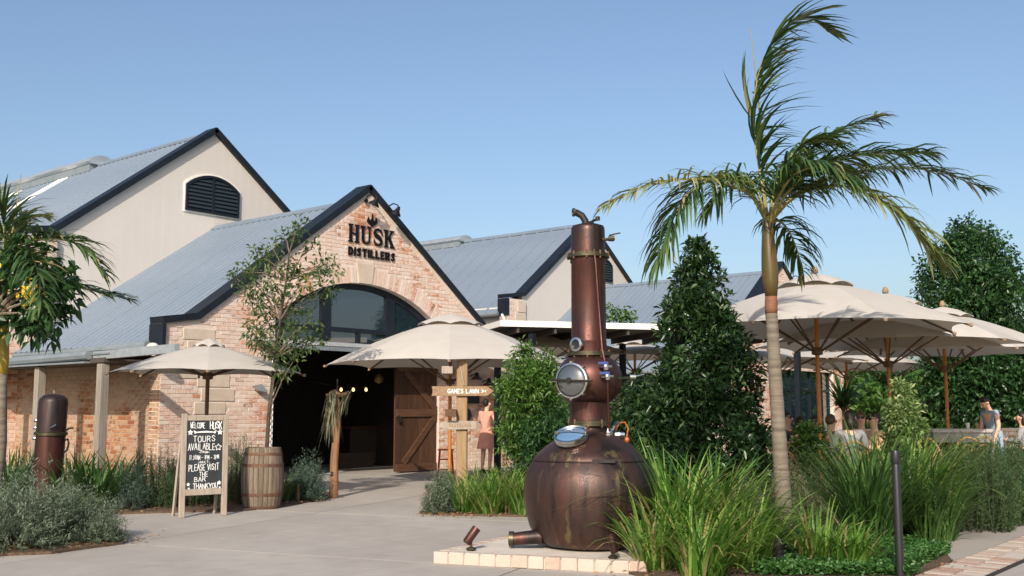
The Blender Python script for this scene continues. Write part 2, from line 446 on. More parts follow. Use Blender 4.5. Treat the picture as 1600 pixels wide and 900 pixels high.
def ribbon_data(base, az, a0, curl, L, W, seg=5, wob=.0):
    """blades: start at angle a0 from vertical, curl more with length"""
    N = len(base); h = np.stack([np.cos(az), np.sin(az), np.zeros(N)], 1)
    side = np.stack([-np.sin(az), np.cos(az), np.zeros(N)], 1)
    p = base.copy(); pts = [p]
    for k in range(seg):
        t = (k + .5) / seg; ph = (a0 + curl * t ** 1.5)[:, None]
        p = p + (h * np.sin(ph) + np.array([0, 0, 1.0]) * np.cos(ph)) * (L / seg)[:, None]
        pts.append(p)
    prof = [.75, 1, .95, .8, .5, .06] if seg == 5 else list(np.interp(np.linspace(0, 1, seg + 1), [0, .2, .6, .85, 1], [.75, 1, .85, .5, .06]))
    rows = []
    for q, w in zip(pts, prof):
        rows += [q - side * (W * w / 2)[:, None], q + side * (W * w / 2)[:, None]]
    V = np.stack(rows, 1).reshape(-1, 3); n2 = 2 * (seg + 1); k = np.arange(N) * n2; fs = []
    for i in range(seg):
        fs.append(np.stack([k + 2 * i, k + 2 * i + 1, k + 2 * i + 3, k + 2 * i + 2], 1))
    return V, np.concatenate(fs), seg
def blades(name, base, az, a0, curl, L, W, tone, mat, parent, seg=5):
    V, f, s = ribbon_data(base, az, a0, curl, L, W, seg)
    return np_mesh(name, V, f, np.tile(tone, s), mat, parent)
def rsphere(n):
    a = unit(NR.normal(size=(n, 3))); return a * (NR.random((n, 1)) ** .45)

def clump_crown(name, clumps, n, L, W, mat, parent, out=.6, upb=.15, tonespread=.35, bend=.25):
    """clumps: list of (center, radius[, tone bias])"""
    P = []; D = []; T = []
    for c in clumps:
        r = np.array(c[1]) if hasattr(c[1], '__len__') else np.array([c[1]] * 3)
        k = max(4, int(n * (c[3] if len(c) > 3 else 1)))
        q = rsphere(k)
        P.append(np.array(c[0])[None] + q * r)
        D.append(q * out + NR.normal(size=(k, 3)) * .55 + np.array([0, 0, upb]))
        T.append(np.clip(NR.normal(.45 + (c[2] if len(c) > 2 else 0), tonespread * .6, k), 0, 1))
    P = np.concatenate(P); D = np.concatenate(D); T = np.concatenate(T); N = len(P)
    return leaf_mesh(name, P, D, L * NR.uniform(.7, 1.25, N), W * NR.uniform(.75, 1.2, N), T, mat, parent, bend)

def needle_bush(name, label, cat, loc, r, h, mat, stems=260, per=26, nl=.035, nw=.006, upright=.35, group=None, lean=(0, 0), woody=True):
    """dense shrub of radiating stems set with needle leaves"""
    t = thing(name, label, cat, loc, group); loc = np.array(loc)
    u = NR.random(stems); az = NR.random(stems) * 2 * np.pi
    th = np.arccos(1 - u * .95)                     # from vertical
    d = np.stack([np.sin(th) * np.cos(az), np.sin(th) * np.sin(az), np.cos(th)], 1)
    Ls = NR.uniform(.72, 1.12, stems) * (1 + .22 * np.sin(az * 3 + NR.random() * 6) * np.sin(th * 4))
    tip = loc + d * np.array([r, r, h]) * Ls[:, None] + np.array([lean[0], lean[1], 0])
    tip[:, 2] = np.maximum(tip[:, 2], loc[2] + .05)
    base = loc + d * np.array([r * .25, r * .25, .02]); base[:, 2] = loc[2] + .01
    grow = unit(unit(tip - base) * (1 - upright) + np.array([0, 0, 1.0]) * upright)
    P = []; D = []; T = []
    bt = NR.normal(.5, .2, stems)
    for k in range(per):
        f = .35 + .65 * (k + NR.random(stems)) / per
        q = base + (tip - base) * f[:, None] + NR.normal(size=(stems, 3)) * .012
        a = NR.normal(size=(stems, 3)); a = unit(a - grow * (a * grow).sum(1, keepdims=True))
        P.append(q); D.append(a * .75 + grow * .8)
        T.append(np.clip(bt * .6 + .35 * f + NR.normal(0, .12, stems) - .05, 0, 1))
    P = np.concatenate(P); N = len(P)
    leaf_mesh('foliage', P, np.concatenate(D), nl * NR.uniform(.7, 1.3, N), nw * NR.uniform(.8, 1.2, N), np.concatenate(T), mat, t, .1, .1)
    if woody:
        m = MB()
        for k in range(0, stems, max(1, stems // 40)): m.tube([base[k], base[k] * .4 + tip[k] * .6], [.008, .004], 4)
        m.build('stem', MT['stem_dark'], t)
    return t

def spike_bush(name, label, cat, loc, r, h, mat, stems=70, per=70, nl=.035, nw=.005, group=None, spread=.35):
    """rosemary: upright spikes"""
    t = thing(name, label, cat, loc, group); loc = np.array(loc)
    az = NR.random(stems) * 2 * np.pi; rr = np.sqrt(NR.random(stems)) * r
    base = loc + np.stack([np.cos(az) * rr, np.sin(az) * rr, np.full(stems, .01)], 1)
    hh = h * NR.uniform(.6, 1.05, stems) * (1 - .35 * (rr / r) ** 2)
    tip = base + np.stack([np.cos(az) * rr * spread, np.sin(az) * rr * spread, hh], 1) + NR.normal(size=(stems, 3)) * np.array([.05, .05, 0])
    g = unit(tip - base); P = []; D = []; T = []; bt = NR.normal(.45, .18, stems)
    for k in range(per):
        f = .06 + .94 * (k + NR.random(stems)) / per
        a = NR.normal(size=(stems, 3)); a = unit(a - g * (a * g).sum(1, keepdims=True))
        P.append(base + (tip - base) * f[:, None]); D.append(a * .8 + g * .75)
        T.append(np.clip(bt * .7 + .3 * f + NR.normal(0, .1, stems), 0, 1))
    P = np.concatenate(P); N = len(P)
    leaf_mesh('foliage', P, np.concatenate(D), nl * NR.uniform(.7, 1.3, N), nw * NR.uniform(.8, 1.3, N), np.concatenate(T), mat, t, .05, .1)
    m = MB()
    for k in range(0, stems, 2): m.tube([base[k], tip[k]], [.006, .002], 4)
    m.build('stem', MT['rosemary_stem'], t)
    return t

def strap_clump(name, label, cat, loc, n, L, W, mat, r=.12, a0=(.05, .5), curl=(.6, 1.7), group=None, wind=0.0):
    t = thing(name, label, cat, loc, group); loc = np.array(loc)
    az = NR.random(n) * 2 * np.pi; q = np.sqrt(NR.random(n)) * r
    base = loc + np.stack([np.cos(az) * q, np.sin(az) * q, np.zeros(n)], 1)
    az2 = az + NR.normal(0, .5, n)
    if wind:
        wz = math.atan2(RT[1], RT[0]); hx = np.cos(az2) + wind * math.cos(wz); hy = np.sin(az2) + wind * math.sin(wz); az2 = np.arctan2(hy, hx)
    T = np.clip(NR.normal(.5, .27, n), 0, .87); T = np.where(NR.random(n) < .13, .97, T)
    blades('foliage', base, az2, NR.uniform(a0[0], a0[1], n), NR.uniform(curl[0], curl[1], n), L * NR.uniform(.55, 1.15, n), W * NR.uniform(.7, 1.3, n), T, mat, t, 6)
    return t

# ================================================================== GROUND
g = MB(); g.add([(-900, -900, -.08), (1200, -900, -.08), (1200, 1200, -.08), (-900, 1200, -.08)], [(0, 1, 2, 3)])
structure(g.build('ground', MT['ground']))
J0, J1 = GR(0, 838), GR(680, 880)
E1 = (J1 - J0).normalized(); E2 = Vector((-E1.y, E1.x, 0))
base_m = MB(); c0 = J0 + E1 * 5
base_m.prism([(-22, -14), (26, -14), (26, 26), (-22, 26)], (J1.x, J1.y, -.018), E1, E2, (0, 0, -.05))
paving = structure(base_m.build('paving', simple('slab_bed', (.09, .08, .07), None, rough=.95)))
sm_ = MB(); SLX, SLY = 4.8, 3.9
sm_.prism([(.011, .011), (SLX - .011, .011), (SLX - .011, SLY - .011), (.011, SLY - .011)], (0, 0, 0), E1, E2, (0, 0, -.03))
slab_me = sm_.mesh('paving_slab'); slab_me.materials.append(MT['concrete'])
for i in range(-4, 5):
    for j in range(-3, 6):
        o = bpy.data.objects.new('paving_slab', slab_me); col.objects.link(o)
        p = J1 + E1 * (i * SLX + .9) + E2 * (j * SLY)
        o.location = (p.x, p.y, R.uniform(-.0015, .0015)); adopt(o, paving)

def bed(pix, z=.03):
    o = sheet('garden_bed', [GR(*p) if len(p) == 2 else p for p in pix], z, MT['mulch'], .06)
    return structure(o)
def XY(px, d): p = AT(px, d); return (p.x, p.y, 0)
bed([(-260, 905), (0, 869), (80, 866), (150, 856), (192, 851), (186, 838), (120, 812), (60, 800), (-260, 800)], .03)
bed([(-260, 812), (60, 811), (175, 804), (280, 801), (380, 799), (445, 792), (512, 780), (520, 772), (440, 756), (260, 752), (-60, 765), (-260, 775)], .026)
bed([(655, 803), (700, 806), (820, 808), (860, 800), (870, 770), XY(880, 21), XY(705, 22), (690, 762)], .028)
bed([(968, 893), (1100, 930), (1380, 925), (1435, 899), (1500, 876), (1600, 840), (1760, 790), XY(1750, 16.2), XY(1330, 16.0), XY(940, 16.5), XY(930, 12.3)], .032)

# pavers of the border on the right
A0, A1 = GR(1425, 905), GR(1600, 840)
ea = (A1 - A0).normalized(); en = Vector((ea.y, -ea.x, 0))
bp = MB(); bp.prism([(-3, 0), (6, 0), (6, .50), (-3, .50)], (A0.x, A0.y, .004), ea, en, (0, 0, -.05))
border = structure(bp.build('paver_border', MT['mortar']))
pav_me = []
for k in range(7):
    m = MB(); m.tone = [.05, .22, .4, .55, .7, .85, 1][k]; m.box(-.053, .053, -.113, .113, -.02, .026)
    me = m.mesh('paver'); me.materials.append(MT['paver']); pav_me.append(me)
for i in range(-14, 46):
    for j in range(2):
        p = A0 + ea * (i * .116) + en * (.125 + j * .245)
        o = bpy.data.objects.new('paver', R.choice(pav_me)); col.objects.link(o)
        o.location = (p.x, p.y, R.uniform(-.004, .003)); o.rotation_euler = (0, 0, math.atan2(ea.y, ea.x) + R.uniform(-.02, .02)); adopt(o, border)
ed = MB(); ed.prism([(-3, .505), (6, .505), (6, .52), (-3, .52)], (A0.x, A0.y, .03), ea, en, (0, 0, -.06))
ed.build('edging_strip', MT['iron'], border)

# ================================================================== BUILDINGS
VF = 18.17
def brick_mesh(tone, w, h=.076, d=.03):
    m = MB(); m.tone = tone
    e = .006
    m.add([(-w / 2, 0, -h / 2), (w / 2, 0, -h / 2), (w / 2, 0, h / 2), (-w / 2, 0, h / 2),
           (-w / 2 + e, -d, -h / 2 + e), (w / 2 - e, -d, -h / 2 + e), (w / 2 - e, -d, h / 2 - e), (-w / 2 + e, -d, h / 2 - e)],
          [(4, 5, 6, 7), (0, 1, 5, 4), (1, 2, 6, 5), (2, 3, 7, 6), (3, 0, 4, 7)])
    return m
BRICK_ME = {}
def lay_bricks(root, walls, mat, nsingle, seed):
    """walls: list of (origin, along, normal, u range, z range, keep(u,z) -> (ulo,uhi) or None); every brick in running bond"""
    rr = random.Random(seed); out = []
    for org, al, nm, (ua, ub), (za, zb), clip, mt in walls:
        k = 0; z = za + .043
        while z < zb:
            u = ua + (.12 if k % 2 else 0) - .24
            while u < ub + .24:
                a, b = max(ua, u), min(ub, u + .232)
                seg = clip(a, b, z) if b - a > .05 else None
                if seg:
                    a, b = seg
                    if b - a > .05: out.append((Vector(org) + Vector(al) * ((a + b) / 2) + Vector((0, 0, z)), al, nm, b - a, rr.random(), mt))
                u += .242
            z += .086; k += 1
    def vis(b):
        x, y = proj(b[0])
        return (b[0].xy.length if (0 < x < 1600 and 0 < y < 760 and b[3] > .22) else 1e9)
    out.sort(key=vis)
    singles = out[:nsingle]; rest = out[nsingle:]
    for c, al, nm, w, t, mt in singles:
        key = (round(t * 7), mt)
        if key not in BRICK_ME:
            me = brick_mesh(round(t * 7) / 7, .232).mesh('brick'); me.materials.append(MT[mt]); BRICK_ME[key] = me
        o = bpy.data.objects.new('brick', BRICK_ME[key]); col.objects.link(o)
        o.location = c + Vector(nm) * rr.uniform(-.025, -.019); o.rotation_euler = (0, 0, math.atan2(al[1], al[0]))
        adopt(o, root)
    for mt in sorted(set(b[5] for b in rest)):
        m = MB()
        for c, al, nm, w, t, mt2 in rest:
            if mt2 != mt: continue
            m.tone = t; A = Vector(al); N = Vector(nm); h = .038; d = rr.uniform(.004, .010); e = .005
            p = [c - A * w / 2 - Vector((0, 0, h)), c + A * w / 2 - Vector((0, 0, h)), c + A * w / 2 + Vector((0, 0, h)), c - A * w / 2 + Vector((0, 0, h))]
            q = [c + N * d - A * (w / 2 - e) - Vector((0, 0, h - e)), c + N * d + A * (w / 2 - e) - Vector((0, 0, h - e)), c + N * d + A * (w / 2 - e) + Vector((0, 0, h - e)), c + N * d - A * (w / 2 - e) + Vector((0, 0, h - e))]
            m.add(p + q, [(4, 5, 6, 7), (0, 1, 5, 4), (1, 2, 6, 5), (2, 3, 7, 6), (3, 0, 4, 7)])
        stuff(m.build('brickwork', MT[mt], root))

def strip_wall(us, top, bot, v0, v1, relief=0):
    m = MB(); n = len(us) - 1
    for i in range(n):
        a, b = us[i], us[i + 1]; vv = v0 + (relief if i % 2 else 0)
        ea_, eb_ = a + 1e-5, b - 1e-5
        ta, tb, ba, bb = top(ea_), top(eb_), bot(ea_), bot(eb_)
        m.add([(a, vv, ba), (b, vv, bb), (b, v1, bb), (a, v1, ba), (a, vv, ta), (b, vv, tb), (b, v1, tb), (a, v1, ta)], MB.BF)
    return m

def roof_side(root, uR, zR, uE, zE, v0, v1, ribs, special=(), name='roof_panel', w=.762, hgt=.032, mat='roof'):
    d = Vector((uE - uR, 0, zE - zR)); nrm = Vector((-(zE - zR), 0, uE - uR)).normalized()
    if nrm.z < 0: nrm = -nrm
    prof = [(.003, 0)]
    for k in range(ribs):
        c = w * (k + .5) / ribs if ribs > 1 else w - .06
        prof += [(c - .035, 0), (c - .016, hgt), (c + .016, hgt), (c + .035, 0)]
    prof += [(w - .003, 0)]
    def me_(mt):
        m = MB(); n = len(prof)
        a = [Vector((uR, p[0], zR)) + nrm * p[1] for p in prof]; b = [q + d for q in a]
        lo = [Vector((uR, p[0], zR)) - nrm * .02 for p in (prof[0], prof[-1])]
        m.add(a + b + lo + [q + d for q in lo], [(i, i + 1, n + i + 1, n + i) for i in range(n - 1)] + [(2 * n, 2 * n + 1, 2 * n + 3, 2 * n + 2), (n, 2 * n - 1, 2 * n + 3, 2 * n + 2), (0, n, 2 * n + 2, 2 * n), (n - 1, 2 * n - 1, 2 * n + 3, 2 * n + 1)])
        me = m.mesh(name); me.materials.append(mt); return me
    M0 = me_(MT[mat]); MS = me_(MT['skylight']) if special else None
    k = 0; v = v0
    while v < v1 - .05:
        o = bpy.data.objects.new('skylight_panel' if k in special else name, MS if k in special else M0); col.objects.link(o)
        o.location = (0, v, R.uniform(-.003, .003)); adopt(o, root)
        if k in special: o['label'] = 'white translucent sheet let into the grey roof'
        v += w; k += 1

def band(poly_top, thick, v0, v1, extra=None):
    """capping along a polyline in (u,z): a strip of given thickness below it, from v0 to v1"""
    m = MB(); n = len(poly_top); dn = []
    for i in range(n):
        a = Vector(poly_top[max(i - 1, 0)]); b = Vector(poly_top[min(i + 1, n - 1)]); d = (b - a).normalized()
        nn = Vector((d.y, -d.x));
        if nn.y > 0: nn = -nn
        dn.append((poly_top[i][0] + nn.x * thick, poly_top[i][1] + nn.y * thick))
    for i in range(n - 1):
        m.prism([poly_top[i], poly_top[i + 1], dn[i + 1], dn[i]], (0, v0, 0), (1, 0, 0), (0, 0, 1), (0, v1 - v0, 0))
    return m

ARC_C = (.0, .43); ARC_R = 3.98; HALF = 2.53
def brick_building(u0, v, label, rear_v, main=True, far=False):
    root = thing('brick_gable_building', label, 'building', (u0, v, 0))
    KO, KI = 5.31, 4.58
    def top(u):
        d = abs(u - u0)
        if d > KI: return 3.30 + (KO - d) / (KO - KI) * .11 - .12
        return 6.75 - .729 * d - .15
    uc = u0 - .09
    def arch(u):
        d = abs(u - uc)
        if main:
            if d < HALF: return ARC_C[1] + math.sqrt(ARC_R ** 2 - d * d)
            return 0.0
        return 2.9 if (u0 - .9 < u < u0 + 4.2) else 0.0
    us = sorted(set([u0 - KO, u0 - KI, u0, u0 + KI, u0 + KO] + ([uc - HALF, uc + HALF] if main else [u0 - .9, u0 + 4.2]) + [u0 - KO + .177 * k for k in range(61)]))
    us = [u for i, u in enumerate(us) if i == 0 or u - us[i - 1] > .004]
    strip_wall(us, top, arch, v, v + .34).build('gable_wall', MT['mortar'], root)
    # black capping
    L = [(u0 - KO - .02, 3.30), (u0 - KI, 3.41), (u0 - .02, 6.77)]
    band(L, .14, v - .07, v + .42).build('barge_capping', MT['black_metal'], root)
    band([(2 * u0 - p[0], p[1]) for p in L], .14, v - .07, v + .42).build('barge_capping', MT['black_metal'], root)
    for s in (-1, 1):
        m = MB(); a = u0 + s * (KO + .02); m.box(min(a, a - s * .07), max(a, a - s * .07), v - .07, v + .42, 2.62, 3.16); m.build('capping_drop', MT['black_metal'], root)
    # side walls
    sw = MB(); sw.box(u0 - 5.2, u0 - 4.9, v + .35, rear_v - .02, 0, 2.85); sw.build('side_wall', MT['interior' if far else 'mortar_side'], root)  # far one near-black, standing for shade under the canopy
    sw = MB(); sw.box(u0 + 4.9, u0 + 5.2, v + .35, rear_v - .02, 0, 2.85); sw.build('side_wall', MT['mortar'], root)
    # sandstone quoins
    stones = [] if far else [(u0 - 4.75, u0 - 4.05, 2.62, 2.86), (u0 - 4.85, u0 - 4.1, 2.87, 3.11), (u0 - 4.65, u0 - 3.95, 2.36, 2.61), (u0 - 4.5, u0 - 3.72, 1.94, 2.23),
              (u0 - 4.4, u0 - 3.6, 1.66, 1.93), (u0 - 5.0, u0 - 4.42, 2.1, 2.35), (u0 - 4.55, u0 - 3.8, 1.4, 1.65)]
    for a, b, c, d in stones:
        m = MB(); m.box(a + .005, b - .005, v - .016, v + .01, c + .005, d - .005); m.build('stone_block', MT['sandstone'], root, bevel=.012)
    if main:
        m = MB(); m.prism([(-.2, 0), (.2, 0), (.27, .46), (-.27, .46)], (uc, v - .035, ARC_C[1] + ARC_R + .005), (1, 0, 0), (0, 0, 1), (0, .05, 0)); m.build('keystone', MT['sandstone'], root)
    def clip(a, b, z):
        a, b = a + u0, b + u0
        if z + .05 > min(top(a), top(b)) - .02: return None
        c = (a + b) / 2
        for s in stones:
            if s[0] < c < s[1] and s[2] - .03 < z < s[3] + .03: return None
            if s[2] - .03 < z < s[3] + .03:
                if a < s[0] < b: b = s[0] - .008
                if a < s[1] < b: a = s[1] + .008
        if main:
            r = math.hypot(c - uc, z - ARC_C[1])
            if z > 3.38 and r < ARC_R + .41 and abs(c - uc) < 3.0 and math.atan2(abs(c - uc), z - ARC_C[1]) < .72: return None
            if abs(c - uc) < .28 and z < ARC_R + ARC_C[1] + .5 and z > 3.4: return None
            if z <= 3.5:
                lo, hi = uc - HALF, uc + HALF
                if lo < c < hi: return None
                if a < lo < b: b = lo
                if a < hi < b: a = hi
        else:
            if z < 2.95:
                lo, hi = u0 - .9, u0 + 4.2
                if lo < c < hi: return None
                if a < lo < b: b = lo
                if a < hi < b: a = hi
        return (a - u0, b - u0)
    walls = [((u0, v, 0), (1, 0, 0), (0, -1, 0), (-5.31, 5.31), (0, 6.7), clip, 'brick')]
    if main:
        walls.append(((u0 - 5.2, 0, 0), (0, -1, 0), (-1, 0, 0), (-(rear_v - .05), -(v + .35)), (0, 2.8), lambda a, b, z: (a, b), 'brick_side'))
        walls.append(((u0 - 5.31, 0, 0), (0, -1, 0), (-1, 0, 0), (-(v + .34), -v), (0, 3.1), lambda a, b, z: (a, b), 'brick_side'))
    lay_bricks(root, walls, 'brick', 300 if main else 0, 3)
    if main:
        n = 66
        for k in range(n):
            t = (k + .5 - n / 2) * .0213
            if abs(t) < .062: continue
            m = MB(); m.tone = R.random()
            o_ = Vector((uc + math.sin(t) * ARC_R, v - R.uniform(.012, .022), ARC_C[1] + math.cos(t) * ARC_R))
            m.prism([(-.036, .005), (.036, .005), (.04, .37), (-.04, .37)], o_, (math.cos(t), 0, -math.sin(t)), (math.sin(t), 0, math.cos(t)), (0, .04, 0))
            m.build('arch_brick', MT['brick'], root)
    # roof
    roof_side(root, u0, 6.43, u0 - 5.36, 2.79, v + .43, rear_v - .03, 3, hgt=.018)
    roof_side(root, u0, 6.43, u0 + 5.36, 2.79, v + .43, rear_v - .03, 3, hgt=.018)
    m = MB(); m.prism([(-.16, -.1), (0, .02), (.16, -.1), (.15, -.13), (0, 0.0), (-.15, -.13)], (u0, v + .43, 6.47), (1, 0, 0), (0, 0, 1), (0, rear_v - v - .46, 0)); m.build('ridge_cap', MT['roof'], root)
    m = MB(); m.tube([(u0 - 5.42, v + .3, 2.76), (u0 - 5.42, rear_v - .35, 2.66)], .075, 8); m.box(u0 - 5.5, u0 - 5.34, v + .3, rear_v - .35, 2.70, 2.755); m.build('gutter', MT['gutter'], root)
    return root, uc, arch

bigA, UC, archA = brick_building(16.54, VF, 'pale brick gable building with a black-edged roof and big arched doorway', 24.34)
# ---- arched window over the doorway
wv = VF + .16
win = MB()
pts = []
for k in range(25):
    t = -1 + 2 * k / 24; u = UC + t * (HALF - .0); pts.append((u, archA(min(max(u, UC - HALF + 1e-3), UC + HALF - 1e-3))))
inner = [(UC + (p[0] - UC) * .955, p[1] - .13) for p in pts]
for i in range(24):
    win.prism([pts[i], pts[i + 1], inner[i + 1], inner[i]], (0, wv, 0), (1, 0, 0), (0, 0, 1), (0, .12, 0))
win.box(UC - HALF, UC + HALF, wv - .004, wv + .124, 2.84, 3.0)
def atop(u): return ARC_C[1] + math.sqrt(max(ARC_R ** 2 - (u - UC) ** 2, 0)) - .1
for u, w in ((UC - .99, .28), (UC + .99, .28)):
    win.box(u - w / 2, u + w / 2, wv + .003, wv + .118, 3.0, atop(u) )
win.box(UC - HALF + .04, UC + HALF - .04, wv + .006, wv + .114, 3.27, 3.37)
win.box(UC - .05, UC + .05, wv + .008, wv + .112, 3.0, 3.27)
for s in (-1, 1): win.box(*(sorted((UC + s * (HALF - .13), UC + s * HALF))), wv + .002, wv + .12, 3.0, archA(UC + s * (HALF - .13)) - .02)
WIN = win.build('arched_window', MT['black_metal'], bigA)
def pane(ua, ub, za, zt):
    m = MB(); n = 8; up = [(ua + (ub - ua) * k / n, zt(ua + (ub - ua) * k / n)) for k in range(n + 1)]
    m.prism([(ua, za), (ub, za)] + up[::-1], (0, wv + .05, 0), (1, 0, 0), (0, 0, 1), (0, .02, 0)); m.build('window_pane', MT['glass'], WIN)
for a, b in ((-HALF + .1, -1.13), (-.85, .85), (1.13, HALF - .1)): pane(UC + a, UC + b, 3.37, lambda u: atop(u) - .02)
for a, b in ((-HALF + .1, -1.13), (-.85, -.05), (.05, .85), (1.13, HALF - .1)): pane(UC + a, UC + b, 3.0, lambda u: 3.27)
# ---- awning over the doorway
aw = MB(); n = 150
for k in range(n):
    a = 13.3 + 6.2 * k / n; b = 13.3 + 6.2 * (k + 1) / n; za, zb = (.012 if k % 2 else -.012), (-.012 if k % 2 else .012)
    aw.add([(a, VF - .03, 3.0 + za), (b, VF - .03, 3.0 + zb), (b, VF - .62, 2.87 + zb), (a, VF - .62, 2.87 + za)], [(0, 1, 2, 3)])
AWN = aw.build('awning', MT['galv'], bigA)
m = MB(); m.box(13.25, 19.55, VF - .66, VF - .60, 2.765, 2.85); m.build('awning_fascia', MT['gutter'], AWN)
m = MB(); m.box(13.2, 13.62, VF - .70, VF - .59, 2.80, 2.915); m.build('gutter_end', MT['galv'], AWN)
m = MB()
for u in (13.6, 15, 16.5, 18, 19.2):
    m = MB(); m.beam((u, VF - .02, 2.9), (u, VF - .6, 2.8), .06, .09); m.build('awning_bracket', MT['black_metal'], AWN)

# ---- near-black interior behind the doorway, back partition added to keep it dark
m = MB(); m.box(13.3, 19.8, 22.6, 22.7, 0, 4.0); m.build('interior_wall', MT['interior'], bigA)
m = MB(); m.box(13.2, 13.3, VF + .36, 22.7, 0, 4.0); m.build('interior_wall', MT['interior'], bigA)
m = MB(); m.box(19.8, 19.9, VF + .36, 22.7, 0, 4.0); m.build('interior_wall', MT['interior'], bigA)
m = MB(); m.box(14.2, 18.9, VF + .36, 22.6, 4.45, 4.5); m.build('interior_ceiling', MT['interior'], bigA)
# ---- barn door leaf standing in the doorway
D0, D1, DZ = 17.56, 18.97, 2.62
door = MB(); door.box(D0 + .01, D1 - .01, VF + .10, VF + .13, .04, DZ)
DOOR = door.build('barn_door', MT['door_dark'], bigA)
npl = 7
for k in range(npl):
    m = MB(); m.tone = R.random(); w = (D1 - D0) / npl
    m.box(D0 + k * w + .004, D0 + (k + 1) * w - .004, VF + .068 + R.uniform(0, .006), VF + .099, .05, DZ - .01); m.build('door_plank', MT['door_wood'], DOOR)
for z in (.12, 1.42, 2.5):
    m = MB(); m.box(D0 + .02, D1 - .02, VF + .035, VF + .068, z - .09, z + .09); m.build('door_rail', MT['door_dark'], DOOR)
for p, q in (((D0 + .25, .22), (D1 - .06, 1.33)), ((D1 - .06, 1.51), (D0 + .3, 2.4))):
    m = MB(); m.beam((p[0], VF + .052, p[1]), (q[0], VF + .052, q[1]), .03, .15, up=(0, 0, 1)); m.build('door_brace', MT['door_dark'], DOOR)
m = MB(); m.box(D0 + .06, D0 + .1, VF + .0, VF + .034, 1.2, 1.36); m.tube([(D0 + .08, VF - .03, 1.22), (D0 + .08, VF - .03, 1.34)], .012, 6); m.build('door_handle', MT['iron'], DOOR)
# ---- verandah on the left side
UV_ = 10.1
for v in (18.25, 20.65, 23.05, 25.45):
    m = MB(); m.box(UV_ - .085, UV_ + .085, v - .085, v + .085, 0, 2.34); m.build('verandah_post', MT['post_wood'], bigA, bevel=.012)
m = MB(); m.beam((UV_, 18.12, 2.41), (UV_, 27.5, 2.33), .12, .09); m.build('verandah_beam', MT['soffit'], bigA)
m = MB(); m.tube([(UV_ - .09, 18.62, 2.51), (UV_ - .09, 27.5, 2.41)], .085, 8); m.box(UV_ - .18, UV_ - .002, 18.62, 24.5, 2.36, 2.39); m.build('verandah_gutter', MT['gutter'], bigA)
m = MB(); m.beam((UV_ + .03, 15.9, 2.545), (UV_ + .03, 18.60, 2.50), .10, .15); m.build('steel_channel', MT['galv'], bigA)
m = MB(); m.add([(UV_ - .05, 18.0, 2.55), (11.22, 18.0, 2.70), (11.22, 27.5, 2.62), (UV_ - .05, 27.5, 2.47), (UV_ - .05, 18.0, 2.52), (11.22, 18.0, 2.67), (11.22, 27.5, 2.59), (UV_ - .05, 27.5, 2.44)], MB.BF); m.build('verandah_roof', MT['gutter'], bigA)
m = MB(); m.box(UV_ + .07, 11.3, 18.05, 24.2, 2.40, 2.43); m.build('verandah_shade_panel', MT['soffit'], bigA)  # dark ceiling added to deepen the shade on the side wall

